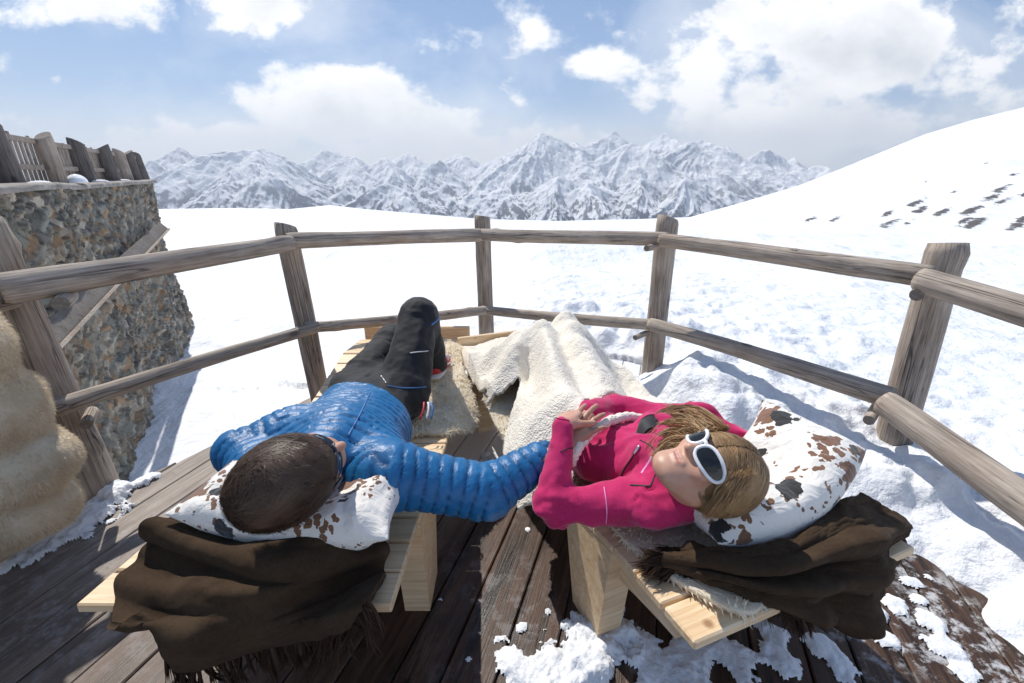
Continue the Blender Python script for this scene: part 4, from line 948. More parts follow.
# folds radiating from the knees
ang_ = np.arctan2(Y_-Kn1[1], X_-Kn1[0]); rd = np.hypot(X_-Kn1[0], Y_-Kn1[1])
Z_ += .026*np.sin(ang_*7+.8+1.5*fbm(pl*2.2, 2, 4))*sst((rd-.06)/.25)*np.exp(-rd/.8)*1.3+.030*fbm(pl*4.5, 4, 6)+.010*np.abs(fbm(pl*11, 3, 8))
Z_ -= .13*np.exp(-(((X_-P(531, 368, .5)[0])/.045)**2+((Y_-P(530, 365, .55)[1])/.20)**2)); Z_ += .07*np.exp(-(((X_-P(505, 365, .5)[0])/.10)**2+((Y_-P(505, 365, .5)[1])/.16)**2))
floor_ = np.where(Wg > .35, .06, .25); Z_ = np.maximum(Z_, floor_+.02*fbm(pl*6, 3, 9))
Gf = np.stack([X_, Y_, Z_], -1)
Gf = Gf+gridnormals(Gf)*(.0035*fbm(Gf*75, 3, 2)[..., None]) 
keep = np.ones((nu, nv), bool); wob = .035*fbm(pl*3.1, 3, 12)
keep &= (Wg > -.035+wob*.15-.10*sst((1.32-Tg)/.2)+.0*sst((Tg-1.5)/.2)) & (Wg < .86+wob-.1*sst((Tg-1.6)/.3)) & (Tg > .40) & (Tg < 1.97+wob*.5)
wq = wob*.35; pgk = [P(668, 388, .45)[:2], P(620, 396, .52)[:2], P(590, 404, .56)[:2], P(578, 430, .54)[:2], P(574, 476, .46)[:2], P(530, 490, .38)[:2], (-.6, 1.42), (-.9, 3.2), (1.6, 3.2)]; keep &= inpoly(X_+wq, Y_+wq, pgk)
pge = [P(460, 388, .37)[:2], P(482, 400, .37)[:2], P(504, 403, .37)[:2], P(521, 401, .37)[:2], P(514, 422, .36)[:2], P(503, 452, .30)[:2], P(502, 495, .22)[:2], P(430, 490, .1)[:2], P(440, 440, .2)[:2]]; keep &= ~inpoly(X_+wq, Y_+wq, pge)
gf = gridfaces(nu, nv); gf = gf[keep.ravel()[gf].all(1)]; used, inv = np.unique(gf.ravel(), return_inverse=True)
fl = mk('fleece_blanket', Gf.reshape(-1, 3)[used], inv.reshape(-1, 4)[:, ::-1], M['fleece']); md = fl.modifiers.new('thick', 'SOLIDIFY'); md.thickness = .012; md.offset = -1
tag(fl, 'cream teddy fleece blanket tented over raised knees', 'blanket'); 
# rolled edge over the belly
hem = np.array([P(662, 424, .56), P(637, 418, .60), P(619, 418, .62), P(600, 426, .625), P(586, 438, .615), P(576, 452, .60), P(571, 466, .56)])
hp = crom1(hem, 60); hp += .004*np.stack([fbm(hp*40+s, 2, s) for s in (1, 2, 3)], -1)
V, Fc = tube(hp, .0150*(1+.10*np.sin(np.arange(60)*1.7)), 14); mk('rolled_edge', V, Fc, M['fleece'], fl)
# ================================================================ sheepskin at the left edge
f = Field((-2.4, .75, -.02), (-1.35, 1.62, 1.25), .012)
f.ell((-1.86, 1.28, .84), (.27, .20, .20), None, .05); f.ell((-1.88, 1.28, .60), (.30, .21, .19), None, .05); f.ell((-1.83, 1.28, .40), (.27, .2, .13), None, .04)
f.ell((-1.88, 1.28, .22), (.27, .2, .14), None, .05); f.rc((-2.06, 1.2, .9), (-2.05, 1.2, .12), .2, .22, .05)
V, Q = f.mesh(); V = smoothv(V, Q, 3); N_ = vnormals(V, Q); V = V+N_*(.035*fbm(V*5, 3, 4)-.02*np.abs(fbm(V*3.3, 2, 8)))[:, None]; V[:, 2] = np.maximum(V[:, 2], .004)
V, T = furry(V, Q, 120000, .011, np.array([.1, -.1, -.9]), .0010, .09, .5, .4)
tag(mk('sheepskin', V, T, M['skinfur_tan']), 'tan sheepskin heaped beside the corner railing post', 'sheepskin', 'sheepskins on the deck')
# ================================================================ people
def headframe(c, d, n):
    d = np.array(d, float); d /= np.linalg.norm(d); n = np.array(n, float); n -= d*(n@d); n /= np.linalg.norm(n); up = -d; x = np.cross(n, up)
    return np.array(c, float), np.stack([x, n, up], 1)      # columns: side, face, up
def build_head(c, R, s=1., female=False, neck_to=None):
    L2 = lambda p: c+R@(np.array(p)*s)
    f = Field(c-.21, c+.21, .0032)
    E = lambda p, r, k=.015, op='u': f.ell(L2(p), np.array(r)*s, R, k*s, op)
    C_ = lambda a, b_, ra, rb, k=.01, op='u': f.rc(L2(a), L2(b_), ra*s, rb*s, k*s, None, 1, op)
    E((0, -.012, .030), (.074, .094, .086)); E((0, .030, -.030), (.057, .062, .072), .03); E((0, .045, -.075), (.043, .045, .042), .03)
    C_((0, .076, -.098), (0, .080, -.100), .016 if female else .02, .016, .025)
    for q in (-1, 1):
        C_((q*.052, -.002, -.055), (q*.022, .07, -.095), .018, .016, .03)        # jaw line
        E((q*.040, .066, -.022), (.024, .018, .020), .02)                          # cheek bone
        E((q*.034, .082, .006), (.020, .014, .013), .008, 's'); E((q*.033, .075, .004), (.0135, .0135, .0135), .003)   # socket, eyeball lid
        C_((q*.016, .089, .028), (q*.048, .076, .026), .007, .006, .012)          # brow
        C_((q*.011, .097, -.027), (q*.009, .100, -.028), .0075, .0075, .006)     # wing of nose
        E((q*.076, -.008, -.008), (.010, .020, .031), .006); E((q*.083, -.002, -.008), (.006, .010, .018), .004, 's')   # ear
    C_((0, .090, .016), (0, .113, -.022), .0075, .0105, .010); C_((0, .085, -.024), (0, .112, -.028), .012, .008, .008)
    C_((-.018, .088, -.052), (.018, .088, -.052), .0065, .0065, .006); C_((-.014, .088, -.0635), (.014, .088, -.0635), .0075, .0075, .005); C_((-.022, .096, -.0575), (.022, .096, -.0575), .0022, .0022, .003, 's')
    a = L2((0, -.02, -.055)); b_ = neck_to if neck_to is not None else L2((0, -.03, -.16)); f.rc(a, b_, .052*s, .056*s, .03)
    V, Q = f.mesh(); V = smoothv(V, Q, 1, .4); return V, Q
def lipmask(V, c, R, s):
    q = ((V-c)@R)/s; return sst((1.15-np.hypot(q[:, 0]/.021, (q[:, 2]+.058)/.0095))/.3)*(q[:, 1] > .07)
def hand(w, d, nrm, side, curl, s=1., spread=1., thumb=(.05, .05, -.02), back=None):
    """w wrist, d wrist->knuckles, nrm back of the hand, side=+1 if the index is towards +x of the frame; curl per finger (three bends)"""
    d = np.array(d, float); d /= np.linalg.norm(d); n = np.array(nrm, float); n -= d*(n@d); n /= np.linalg.norm(n); x = np.cross(d, n)*side
    L2 = lambda p: np.array(w)+(x*p[0]+d*p[1]+n*p[2])*s
    f = Field(np.array(w)-.25, np.array(w)+.25, .0026)
    k = [(.030, .084, 0), (.010, .089, .002), (-.010, .085, .001), (-.029, .076, -.003)]
    rr_ = [.0088, .0090, .0086, .0076]; ln = [(.042, .025, .021), (.046, .029, .022), (.043, .027, .022), (.034, .021, .019)]
    for (kx, ky, kz), r in zip(k, rr_): f.rc(L2((kx*.55, 0, 0)), L2((kx, ky, kz)), .0165*s, .0115*s, .012)
    w0 = np.array(w); bk = L2((0, -.05, 0)) if back is None else w0+(np.array(back)-w0)/np.linalg.norm(np.array(back)-w0)*.06
    f.rc(bk, L2((0, .012, 0)), .024*s, .022*s, .015, n, 1.15)
    for i in range(4):
        p = np.array(k[i], float); a = 0; fan = (1.5-i)*.07*spread
        for j in range(3):
            a += curl[i][j]; dr = np.array([math.sin(fan)*math.cos(a), math.cos(fan)*math.cos(a), -math.sin(a)]); q = p+dr*ln[i][j]
            f.rc(L2(p), L2(q), rr_[i]*s*(1-.07*j), rr_[i]*s*(.93-.09*j), .0025 if j else .004); p = q
    t0_, t1_ = np.array([.020, .018, -.006]), np.array([.042, .048, -.016]); t2_ = t1_+np.array(thumb)*.62; t3_ = t2_+np.array([-.25, .8, -.15])*.024
    f.rc(L2(t0_), L2(t1_), .015*s, .0115*s, .010); f.rc(L2(t1_), L2(t2_), .0105*s, .0098*s, .004); f.rc(L2(t2_), L2(t3_), .0096*s, .008*s, .003)
    V, Q = f.mesh(); return smoothv(V, Q, 1, .4), Q
def hair_strands(c, R, s, cen, rad, n, flow, ok, L=(.05, .11), seg=7, w=.0011, off=(.001, .006), jit=.12, cl_=.9):
    cen = np.array(cen); rad = np.array(rad)
    q = rng.normal(size=(n*3, 3)); q /= np.linalg.norm(q, axis=1)[:, None]; p = cen+q*rad; p = p[ok(p)][:n]; N_ = len(p)
    cl = fbm(p*np.array([55, 28, 40]), 2, 9); rnd = np.clip(.45+.55*cl+.45*(rng.random(N_)-.5), 0, 1); o_ = off[0]+(off[1]-off[0])*np.clip(.5*rng.random(N_)+.5+cl_*cl, 0, 1.4); ln = rng.uniform(*L, N_)/seg; jj = rng.normal(size=(N_, 3))*jit+np.stack([fbm(p*22+s_*7, 2, s_) for s_ in (1, 2, 3)], -1)*jit*4; rows = []
    for k_ in range(seg+1):
        nr = (p-cen)/rad**2; nr /= np.linalg.norm(nr, axis=1)[:, None]; fl_ = flow(p)+jj; fl_ -= nr*(fl_*nr).sum(1)[:, None]; fl_ /= np.linalg.norm(fl_, axis=1)[:, None]+1e-9
        sd_ = np.cross(nr, fl_); P_ = p+nr*(o_*(1 if k_ else .2))[:, None]; ww_ = w*(1-.75*(k_/seg)**2); rows += [P_-sd_*ww_, P_+sd_*ww_]
        p = p+fl_*ln[:, None]; e_ = (p-cen)/rad; p = cen+e_/np.linalg.norm(e_, axis=1)[:, None]*rad
    K = len(rows); V = np.stack(rows, 1).reshape(-1, 3); b_ = (np.arange(N_)*K)[:, None]; F_ = [b_+np.array([[2*i, 2*i+1, 2*i+3, 2*i+2]]) for i in range(seg)]
    V = c+(V*s)@R.T; return V, np.vstack(F_), np.repeat(rnd, K)
def lock(pts, n, rad, w=.0012, seg=18):
    """a loose lock: many fibres following one curve"""
    c0 = crom1(np.array(pts, float), seg); V, Fq, A_ = [], [], []; T_ = np.gradient(c0, axis=0); T_ /= np.linalg.norm(T_, axis=1)[:, None]
    t = np.linspace(0, 1, seg)
    for i in range(n):
        o_ = rng.normal(size=3)*rad; o2 = rng.normal(size=3)*rad*1.2; q = c0+o_*(1-t)[:, None]*.8+o2*t[:, None]+.004*np.stack([np.sin(t*9+rng.random()*6)]*3, -1)*rng.normal(size=3)
        sd_ = np.cross(T_, rng.normal(size=3)); sd_ /= np.linalg.norm(sd_, axis=1)[:, None]; ww_ = (w*(1-.8*t**3))[:, None]
        V.append(np.stack([q-sd_*ww_, q+sd_*ww_], 1).reshape(-1, 3)); b_ = i*seg*2; Fq.append(np.array([[b_+2*k_, b_+2*k_+1, b_+2*k_+3, b_+2*k_+2] for k_ in range(seg-1)])); A_.append(np.full(seg*2, rng.random()))
    return np.vstack(V), np.vstack(Fq), np.concatenate(A_)
def haircap(c, R, s, cen, rad, cut):
    f = Field(c-.17, c+.17, .004); f.ell(c+R@(np.array(cen)*s), np.array(rad)*s, R, 0)
    for (p, r) in cut: f.ell(c+R@(np.array(p)*s), np.array(r)*s, R, .008, 's')
    return f.mesh()
def glasses(c, R, s, parent, fm, lm, one=0):
    L2 = lambda p: c+R@(np.array(p)*s); gl = []
    def surf(x, z): return .104-.011*(abs(x)/.04)**2*1.2-.02*max(0, abs(x)-.05)/.02     # wrap
    for q in (-1, 1):
        t = np.linspace(0, 2*math.pi, 40, endpoint=False); lx = q*.0355+.030*np.sign(np.cos(t))*np.abs(np.cos(t))**.8; lz = .004+.0225*np.sign(np.sin(t))*np.abs(np.sin(t))**.85+ (lx-q*.0355)*q*.12
        ring = np.array([L2((a, surf(a, b_), b_)) for a, b_ in zip(lx, lz)]); ring2 = np.vstack([ring, ring[:1], ring[1:2]])
        V, Fc = tube(ring2, .0042*s, 8, False, up=R[:, 1]); gl.append((V, Fc))
        mid = L2((q*.0355, surf(q*.0355, 0)+.004, .004)); Vl = [mid]; Fl = []
        for k_ in (.5, 1.0):
            for a, b_ in zip(lx, lz): x_, z_ = q*.0355+(a-q*.0355)*k_, .004+(b_-.004)*k_; Vl.append(L2((x_, surf(x_, z_)+.004*(1-k_**2), z_)))
        for i in range(40): j = (i+1) % 40; Fl += [[0, 1+i, 1+j], [1+i, 41+i, 41+j, 1+j]]
        o = mk('lens', Vl, Fl, lm, parent); 
        if one == 2: continue
        if one and L2((q*.07, .05, 0))[1] > L2((-q*.07, .05, 0))[1]: continue
        tp = crom1(np.array([L2((q*.062, .086, .010)), L2((q*.072, .06, .012)), L2((q*.077, .025, .012)), L2((q*.070, -.03, .004))]), 16); V, Fc = tube(tp, np.linspace(.0085, .004, 16)*s, 8, flat=.45, up=R[:, 0]); gl.append((V, Fc))
    V, Fc = tube(crom1(np.array([L2((-.010, .101, .012)), L2((0, .106, .013)), L2((.010, .101, .012))]), 8), .0045*s, 8); gl.append((V, Fc))
    V, Fc = merge(gl); mk('frame', V, Fc, fm, parent)
def torso_core(f, pts): 
    for a, b_, ra, rb in pts: f.rc(a, b_, ra, rb, .03)
def bounds(pts, m=.3): pts = np.array(pts); return pts.min(0)-m, pts.max(0)+m
def jointparts(lst):
    V, Q, off = [], [], 0
    for v_, q_ in lst: V.append(v_); Q.append(q_+off); off += len(v_)
    return np.vstack(V), np.vstack(Q)
A = np.array
# ---------------------------------------------------------------- the one in blue
hc = P(293, 476, .735); cM, RM = headframe(hc, (-.16, .84, -.48), (.74, .60, .26))
shR, shL = A((-.335, .985, .585)), A((-.69, 1.19, .575)); elR, wrR = A((-.07, 1.00, .515)), P(545, 457, .56); elL, wrL = P(238, 452, .57), A((-.62, .95, .58))
ch, wa, he = A((-.52, 1.18, .55)), A((-.56, 1.42, .475)), A((-.58, 1.60, .45))
hpR, hpL = A((-.47, 1.70, .44)), A((-.70, 1.74, .43)); knR = PY(419, 316, 2.00); anR = P(436, 362, .44); knL, anL = A((-.61, 2.12, .54)), A((-.56, 2.50, .40))
man = thing('person', 'person in a blue quilted down jacket and black trousers lying on the left lounger', 'person', (-.58, 1.6, 0))
neckM = A((-.505, 1.07, .61)); hv = build_head(cM, RM, .97, False, neckM)
f = Field(*bounds([shR, shL, elR, wrR, elL, wrL, knR, anR, anL, he], .15), .011)
torso_core(f, [(neckM, ch, .055, .10), (shR, shL, .05, .05), (ch+A((.06, 0, -.01)), wa, .09, .08), (ch-A((.06, 0, .01)), wa, .09, .08), (wa, (hpR+hpL)/2, .09, .09), (shR, elR, .045, .036), (elR, wrR, .036, .026), (shL, elL, .045, .036), (elL, wrL, .036, .026), (hpR, knR, .075, .05), (knR, anR, .048, .035), (hpL, knL, .07, .05), (knL, anL, .048, .035)])
cv = f.mesh()
wM = P(564, 448, .60); dM = P(584, 424, .645)-wM; hM = hand(wM, dM, (-.1, -.3, 1), -1, [(.15, .25, .15), (.1, .25, .15), (.15, .25, .2), (.25, .3, .2)], 1.0, 2.4, back=elR)
hML = hand(wrL, (.9, -.35, .0), (0, 0, -1), 1, [(.2, .2, .1)]*4, 1.02, back=elL)
V, Q = jointparts([cv, hv, hM, hML]); body = mk('body', V, Q, M['skin_m'], man, attrs={'lip': ('POINT', 'FLOAT', lipmask(V, cM, RM, .97))})
# hair
okM = lambda p: ~((p[:, 1] > .035) & (p[:, 2] < .052+(.09-p[:, 1])*.2)) & ~((np.abs(p[:, 0]) > .05) & (p[:, 2] < -.01) & (p[:, 1] > -.03)) & (p[:, 2] > -.075)
cenM, radM = (0, -.016, .024), (.083, .105, .097)
hcap = haircap(cM, RM, .98, cenM, A(radM)*.985, [((0, .125, -.035), (.11, .085, .085)), ((0, .0, -.14), (.12, .13, .065)), ((.09, .03, -.04), (.03, .03, .045)), ((-.09, .03, -.04), (.03, .03, .045))])
hs = hair_strands(cM, RM, .98, cenM, radM, 22000, lambda p: p-A((-.01, -.115, .05))+A((0, .0, .0)), okM, (.05, .10), off=(.000, .010), jit=.035, w=.0007)
nv0 = len(hcap[0]); HM = lambda p: cM+RM@(A(p)*.98); hv_, hq_, ha_ = [hcap[0], hs[0]], [hcap[1], hs[1]+nv0], [np.full(nv0, .15), hs[2]]; off = nv0+len(hs[0])
for q in np.linspace(-1, 1, 15):
    j_ = rng.normal(size=3)*.006; v_, q_, a_ = lock([HM((q*.055, -.103+.02*q*q, .015)+j_*.5), HM((q*.062, -.116+.03*q*q, -.020)+j_), HM((q*.070, -.116+.035*q*q, -.045)+j_), HM((q*.078+j_[0]*2, -.124+.04*q*q, -.066)+j_*1.5)], 90, .0040, .0006); hv_.append(v_); hq_.append(q_+off); ha_.append(a_*.6); off += len(v_)
for _ in range(60):
    u_ = rng.normal(size=3); u_ /= np.linalg.norm(u_); u_[2] = abs(u_[2]); b0 = A(cenM)+u_*A(radM); d_ = A((.02, .05, .0))*rng.random()+u_*.012+rng.normal(size=3)*.006; v_, q_, a_ = lock([HM(b0), HM(b0+d_*.5+u_*.003), HM(b0+d_)], 5, .0014, .0005, 6); hv_.append(v_); hq_.append(q_+off); ha_.append(a_); off += len(v_)
hr = mk('hair', np.vstack(hv_), np.vstack(hq_), M['hair_m'], man, attrs={'hr': ('POINT', 'FLOAT', np.concatenate(ha_))})
glM = thing('sunglasses', 'dark sunglasses worn by the person in blue', 'sunglasses', tuple(cM)); glasses(cM, RM, .96, glM, M['frame_m'], M['lens'], True)
# down jacket
f = Field(*bounds([shR, shL, elR, wrR, elL, wrL, he], .22), .0075); Zx = A((0.05, .1, 1))
f.rc(ch+A((.0, -.05, 0)), (ch+wa)/2, .185, .182, .03, Zx, 1.42); f.rc((ch+wa)/2, wa, .182, .182, .03, Zx, 1.40); f.rc(wa, he, .182, .19, .03, Zx, 1.5)
f.rc(shR, ch, .088, .11, .06, Zx, 1.15); f.rc(shL, ch, .088, .11, .06, Zx, 1.15)
f.rc(shR, elR, .080, .069, .05); f.rc(elR, wrR, .068, .050, .03); f.rc(shL, elL, .074, .062, .04); f.rc(elL, wrL, .058, .05, .02)
f.rc(neckM+A((0, -.05, .01)), neckM+A((0, .05, -.01)), .082, .10, .04)      # collar
f.ell(A((-.70, 1.04, .585)), (.08, .09, .05), None, .03)                     # crumpled hood
hq = (P(331, 391, .52)+P(414, 416, .52))/2; ht = P(414, 416, .52)-P(331, 391, .52); f.cutplane(hq, (-ht[1], ht[0], -.25*ht[0])); d_ = (wrR-elR)/np.linalg.norm(wrR-elR)
V, Q = f.mesh(); V = smoothv(V, Q, 2)
N_ = vnormals(V, Q); dR, sR = chain_s(V, [shR, elR, wrR]); dL, sL = chain_s(V, [shL, elL, wrL]); dT, sT = chain_s(V, [neckM+(neckM-ch)*1.6, ch, wa, he+(he-wa)*1.0])
arm = (dR < .10) & (V[:, 0] > shR[0]-.02); armL = (dL < .095) & (V[:, 0] < shL[0]-.01)
wv = .012*fbm(V*9, 2, 5); s_ = np.where(arm, sR+wv, np.where(armL, sL+wv, sT+wv*1.4)); pit = np.where(arm | armL, .034, .030)
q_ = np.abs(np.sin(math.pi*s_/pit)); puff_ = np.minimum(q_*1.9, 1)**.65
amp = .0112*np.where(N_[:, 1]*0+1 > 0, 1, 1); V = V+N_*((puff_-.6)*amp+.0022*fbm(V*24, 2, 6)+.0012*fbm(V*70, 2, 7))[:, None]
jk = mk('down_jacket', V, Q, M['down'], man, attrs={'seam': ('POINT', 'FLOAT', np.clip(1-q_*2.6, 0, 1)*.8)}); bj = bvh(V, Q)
for pix, r_, mt_ in (([(370, 392), (364, 406), (357, 420), (348, 436)], .0025, 'black_trim'),):
    t_ = line_on(bj, pix, r_, 30, .001, 6)
    if t_: mk('zip', t_[0], t_[1], M['blue_trim'], jk)
# trousers
f = Field(*bounds([hpR, hpL, knR, anR, knL, anL, wa], .17), .008); hm = (hpR+hpL)/2
f.rc(wa+A((-.0, -.02, -.0)), hm, .155, .165, .03, Zx, 1.5); f.rc(hpR, knR, .115, .086, .05); f.rc(knR, anR, .084, .066, .03); f.rc(hpL, knL, .105, .078, .05); f.rc(knL, anL, .075, .062, .03)
f.cutplane(wa+A((0, -.06, 0)), (.1, -1, .1))
V, Q = f.mesh(); V = smoothv(V, Q, 2); N_ = vnormals(V, Q); dR, sR = chain_s(V, [hpR, knR, anR]); dL, sL = chain_s(V, [hpL, knL, anL]); onR = dR < dL; s_ = np.where(onR, sR, sL); kl = np.where(onR, np.linalg.norm(knR-hpR), np.linalg.norm(knL-hpL))
wr = np.exp(-((s_-kl)/.07)**2)*.4+np.exp(-(s_/.10)**2)*.8+np.where(onR, 0, .9); q_ = np.stack([V[:, 0]*3, V[:, 1]*3, s_*22], -1)
V = V+N_*(.012*wr*fbm(q_, 3, 21)+.010*fbm(V*7, 3, 22)-.012*np.abs(fbm(V*11, 3, 23)))[:, None]
tr = mk('trousers', V, Q, M['pants'], man); bt = bvh(V, Q)
def deco(tree, parent, name, pix, r_, mat_, n=26, off=.001, seg=6):
    t_ = line_on(tree, pix, r_, n, off, seg)
    if t_: mk(name, t_[0], t_[1], M[mat_], parent)
deco(bt, tr, 'piping', [(388, 386), (400, 388), (412, 388), (426, 387)], .0025, 'blue_trim')
deco(bt, tr, 'piping', [(431, 325), (436, 321), (440, 317), (442, 315)], .0045, 'blue_trim')
deco(bt, tr, 'reflective_strip', [(410, 353), (418, 352), (428, 351)], .0022, 'white_trim')
deco(bt, tr, 'reflective_strip', [(381, 376), (384, 380), (386, 383)], .003, 'metal')
tg_ = []
for k_, (mt_, dx_) in enumerate((('red_trim', 0), ('white_trim', 4), ('blue_trim', 7))):
    a = P(424+dx_, 402, .47); b_ = P(420+dx_*1.6, 419, .43); V, Fc = tube(crom1(np.array([a, (a+b_)/2+A((.006, 0, .006)), b_]), 8), .0042, 6, flat=.3); mk('pocket_tag', V, Fc, M[mt_], tr)
# shoes
def shoe(an, d, parent):
    d = np.array(d, float); d /= np.linalg.norm(d); s_ = np.cross(d, (0, 0, 1)); s_ /= np.linalg.norm(s_); up_ = np.cross(s_, d); B_ = lambda l, w_, h_: an+d*l+s_*w_+up_*h_
    f = Field(an-.26, an+.3, .006); f.rc(B_(-.05, 0, -.03), B_(.05, 0, -.035), .036, .038, .02); f.rc(B_(.05, 0, -.035), B_(.17, 0, -.05), .040, .028, .03); f.rc(B_(-.03, 0, .02), B_(-.02, 0, -.02), .045, .042, .02)
    V, Q = f.mesh(); V = smoothv(V, Q, 1); mk('upper', V, Q, M['red_trim'], parent)
    f = Field(an-.26, an+.3, .006); f.rc(B_(-.055, 0, -.068), B_(.18, 0, -.074), .042, .040, .0, up_, 2.6); V, Q = f.mesh(); mk('sole', V, Q, M['rubber'], parent)
    for k_ in range(5):
        V, Fc = tube(crom1(np.array([B_(.02+.025*k_, -.040, -.022), B_(.02+.025*k_, -.02, .006-.004*k_), B_(.02+.025*k_, .02, .006-.004*k_), B_(.02+.025*k_, .040, -.022)]), 10), .004, 6); mk('lace', V, Fc, M['white_trim'], parent)
    V, Fc = tube(crom1(np.array([B_(.10, .043, -.045), B_(.03, .046, -.03), B_(-.03, .05, -.02)]), 8), .006, 6, flat=.5); mk('stripe', V, Fc, M['white_trim'], parent)
for an, d in ((anR+A((.0, .03, -.0)), (.12, .95, -.1)), (anL, (.0, 1, .25))):
    sh_ = thing('shoe', 'red and white sneaker beside the raised knee of the person in blue' if an[1] < 2.4 else 'red and white sneaker behind the bent leg at the foot of the left lounger', 'shoe', tuple(an), 0, 'red and white sneakers'); shoe(an, d, sh_)
# ---------------------------------------------------------------- the one in pink
hc = P(710, 473, .70); cW, RW = headframe(hc, (-.89, .10, -.42), (-.44, -.20, .86))
wsR, wsL = A((.43, .94, .55)), P(696, 424, .565); weR, wwR = P(556, 508, .50), P(562, 426, .665); weL, wwL = P(614, 409, .55), P(590, 411, .60)
wc, ww_, wh = A((.47, 1.10, .54)), A((.30, 1.24, .50)), A((.24, 1.32, .47)); wn = P(672, 458, .61)
wom = thing('person', 'person in a pink fleece jacket and white sunglasses lying on the right lounger', 'person', (.3, 1.3, 0))
hv = build_head(cW, RW, .93, True, wn)
f = Field(*bounds([wsR, wsL, weR, wwR, weL, wh, Kn1, ft1, Kn2+A((.1, 0, 0)), ft2+A((.12, 0, 0))], .14), .011)
K2, F2 = Kn2+A((.10, .02, -.03)), ft2+A((.12, 0, 0))
torso_core(f, [(wn, wc, .045, .09), (wsR, wsL, .045, .045), (wc, ww_, .08, .07), (ww_, wh, .07, .07), (wsR, weR, .036, .03), (weR, wwR, .03, .021), (wsL, weL, .036, .03), (weL, wwL, .03, .021), (hipw-A((0, 0, .05)), Kn1-A((0, 0, .05)), .065, .042), (Kn1-A((0, 0, .07)), ft1-A((0, 0, .09)), .036, .022), (hipw2-A((0, 0, .05)), K2-A((0, 0, .05)), .065, .042), (K2-A((0, 0, .05)), F2-A((0, 0, .06)), .040, .025)])
cv = f.mesh()
hW = hand(wwR, P(578, 404, .655)-wwR, (-.25, .1, 1), 1, [(.6, .8, .45), (.6, .75, .4), (.65, .8, .4), (.7, .9, .5)], .92, 1.5, back=weR)
hW2 = hand(wwL, P(565, 428, .60)-wwL, (0, 0, 1), 1, [(.2, .3, .2)]*4, .9, back=weL)
V, Q = jointparts([cv, hv, hW, hW2]); mk('body', V, Q, M['skin_w'], wom, attrs={'lip': ('POINT', 'FLOAT', lipmask(V, cW, RW, .93))})
cenW, radW = (0, -.018, .022), (.084, .107, .099)
okW = lambda p: ~((p[:, 1] > .040) & (p[:, 2] < .032)) & ~((np.abs(p[:, 0]) > .05) & (p[:, 2] < .0) & (p[:, 1] > .02)) & (p[:, 2] > -.085)
hcap = haircap(cW, RW, .94, cenW, A(radW)*.985, [((0, .125, -.055), (.10, .085, .085)), ((0, .0, -.16), (.12, .13, .065))])
def flW(p): sx = np.sign(p[:, 0]+.004); return np.stack([sx*1.0, -.25+0*sx, -.35+0*sx], -1)
okWp = lambda p: okW(p)
hs = hair_strands(cW, RW, .94, cenW, radW, 26000, flW, okWp, (.05, .13), off=(.000, .008), jit=.07, w=.0006, cl_=.35)
lk = []
for a in ([P(712, 428, .67), P(694, 418, .665), P(678, 420, .66), P(660, 428, .645), P(650, 440, .64)], [P(704, 436, .69), P(690, 432, .69), P(672, 432, .675), P(656, 440, .65), P(648, 450, .64)], [P(700, 442, .70), P(688, 440, .70), P(672, 442, .68), P(660, 452, .66), P(655, 462, .645)], [P(720, 424, .64), P(700, 410, .635), P(680, 408, .63), P(662, 414, .63), P(652, 424, .64)], [P(700, 436, .70), P(690, 425, .70), P(675, 424, .67), P(662, 428, .64)], [P(703, 432, .68), P(690, 420, .67), P(672, 416, .65), P(655, 420, .62)], [P(690, 440, .70), P(680, 436, .69), P(668, 434, .66), P(655, 433, .64)], [P(705, 436, .69), P(685, 432, .70), P(668, 440, .66), P(660, 448, .65)], [P(712, 430, .66), P(694, 414, .64), P(680, 410, .62), P(664, 408, .60)], [P(698, 440, .71), P(684, 445, .69), P(672, 447, .67), P(664, 456, .65)]):
    lk.append(lock(a, 320, .0060, .0006))
HL = lambda p: cW+RW@(A(p)*.94)
for q in (-1, 1):
    for (dz_, dy_) in ((.012, .0), (-.004, .006), (.03, .0)):
        lk.append(lock([HL((q*.066, .060+dy_, .045+dz_)), HL((q*.079, .035+dy_, .015+dz_)), HL((q*.086, .0, -.02+dz_)), HL((q*.078, -.045, -.045+dz_))], 220, .0050, .0006))
Vh, Qh, Ah = [hcap[0], hs[0]], [hcap[1], hs[1]+len(hcap[0])], [np.full(len(hcap[0]), .2), hs[2]]; off = len(hcap[0])+len(hs[0])
for v_, q_, a_ in lk: Vh.append(v_); Qh.append(q_+off); Ah.append(a_*.6+.5); off += len(v_)
mk('hair', np.vstack(Vh), np.vstack(Qh), M['hair_w'], wom, attrs={'hr': ('POINT', 'FLOAT', np.concatenate(Ah))})
glW = thing('sunglasses', 'white framed sunglasses with dark lenses worn by the person in pink', 'sunglasses', tuple(cW)); glasses(cW, RW, 1.0, glW, M['frame_w'], M['lens'], 2)
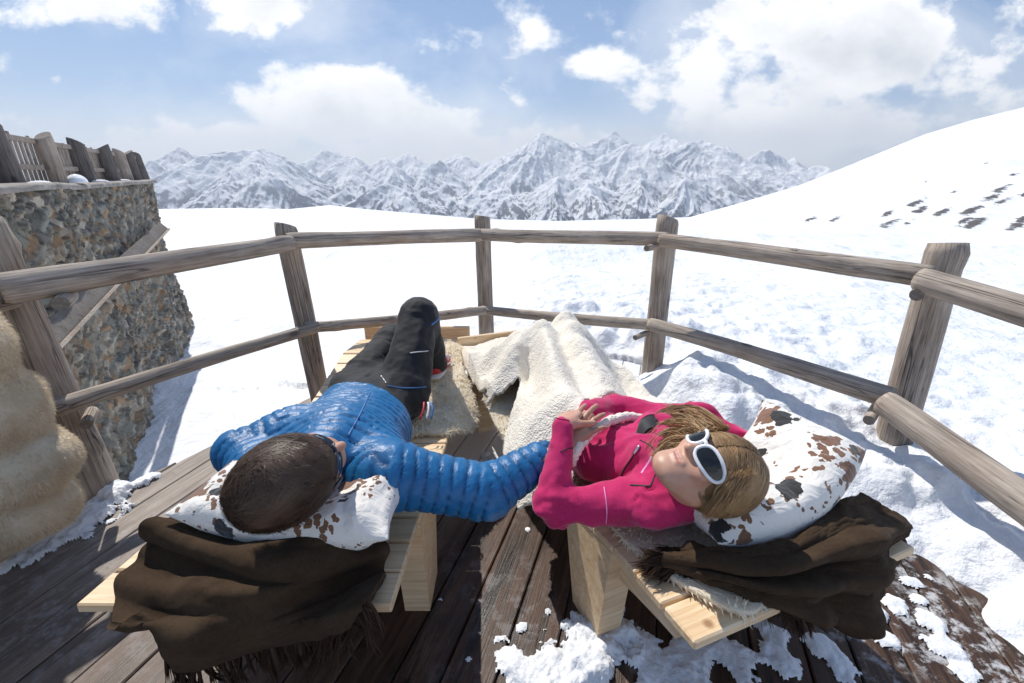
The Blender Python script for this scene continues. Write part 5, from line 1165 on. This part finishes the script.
# fleece jacket
f = Field(*bounds([wsR, wsL, weR, wwR, weL, wwL, wh, P(760, 440, .6)], .19), .0065); Zx = A((0, 0, 1))
f.rc(wc, ww_, .160, .130, .03, Zx, 1.45); f.rc(ww_, wh, .130, .125, .03, Zx, 1.45)
f.rc(wsR, wc, .070, .10, .05); f.rc(wsL, wc, .070, .10, .05); f.ell(A((.405, 1.055, .60)), (.070, .066, .05), None, .05); f.ell(A((.45, 1.19, .60)), (.066, .064, .048), None, .05)
f.rc(wsR, weR, .066, .052, .04); f.rc(weR, wwR-(wwR-weR)*.04, .051, .035, .02); f.rc(wsL, weL, .062, .050, .04); f.rc(weL, wwL, .049, .038, .02)
f.rc(wn+(cW-wn)*.25+A((0, 0, -.02)), wc+A((.05, 0, .02)), .074, .09, .04)
f.rc(wsL, P(752, 438, .585), .05, .025, .04); f.rc(P(700, 500, .55), P(650, 510, .55), .045, .05, .04)
f.ell(cW, (.094, .094, .094), None, .01, 's'); f.rc(cW, wn, .07, .058, .005, None, 1, 's')
V, Q = f.mesh(); V = smoothv(V, Q, 2); N_ = vnormals(V, Q)
dR, sR = chain_s(V, [wsR, weR, wwR]); dL, sL = chain_s(V, [wsL, weL, wwL]); lU = np.linalg.norm(weR-wsR); wrk = np.exp(-((sR-lU)/.06)**2)*(dR < .08); tw = (dR > .075) & (dL > .075)
q_ = np.stack([V[:, 0]*9+V[:, 1]*16, V[:, 1]*5-V[:, 0]*7, V[:, 2]*4], -1)
V = V+N_*(.020*np.where(tw, .9, .45+wrk)*fbm(np.where(tw[:, None], q_, V*15), 3, 31)+.009*fbm(V*8, 3, 32)-.016*np.abs(fbm(q_*.9+5, 2, 33))*tw-.010*np.abs(fbm(V*12, 2, 35)))[:, None]
pj = mk('fleece_jacket', V, Q, M['pink'], wom); bp = bvh(V, Q)
deco(bp, pj, 'main_zip', [(640, 440), (652, 447), (657, 458), (657, 470), (653, 480), (650, 487)], .0026, 'black_trim', 40, -.0006)
deco(bp, pj, 'main_zip', [(650, 487), (645, 486), (630, 485)], .003, 'black_trim', 20, -.0006)
deco(bp, pj, 'pocket_zip', [(621, 476), (625, 468), (630, 461), (636, 452)], .003, 'black_trim', 30, -.0008)
deco(bp, pj, 'zip_pull', [(634, 454), (637, 450), (640, 446)], .0042, 'metal', 8, .002)
deco(bp, pj, 'print_stripe', [(641, 473), (646, 466), (652, 457)], .0085, 'lilac', 24, -.0068)
deco(bp, pj, 'sleeve_seam', [(604, 487), (606, 500), (607, 512), (606, 524)], .0013, 'lilac', 24, 0)
deco(bp, pj, 'waist_seam', [(560, 452), (572, 448), (590, 451), (592, 462)], .0018, 'black_trim', 24, 0)
deco(bp, pj, 'hood_zip', [(691, 432), (703, 428), (716, 425), (722, 425)], .004, 'black_trim', 24)
deco(bp, pj, 'cuff_seam', [(552, 417), (560, 419), (570, 421), (577, 426)], .002, 'pink', 20)
# open collar, black outside and grey inside
cc = [[P(636, 434, .620), P(642, 419, .645), P(655, 415, .645), P(668, 426, .62)], [P(641, 438, .630), P(649, 429, .655), P(658, 428, .65), P(668, 440, .63)]]
V, Q = slab(patch(cc, 8, 20), .004); mk('collar', V, Q, M['black_trim'], pj)
cc = [[P(644, 441, .632), P(651, 435, .645), P(659, 436, .64), P(666, 443, .63)], [P(648, 448, .628), P(655, 443, .636), P(662, 444, .635), P(668, 450, .63)]]
V, Q = slab(patch(cc, 8, 20), .004); mk('undershirt', V, Q, M['grey_inner'], wom)
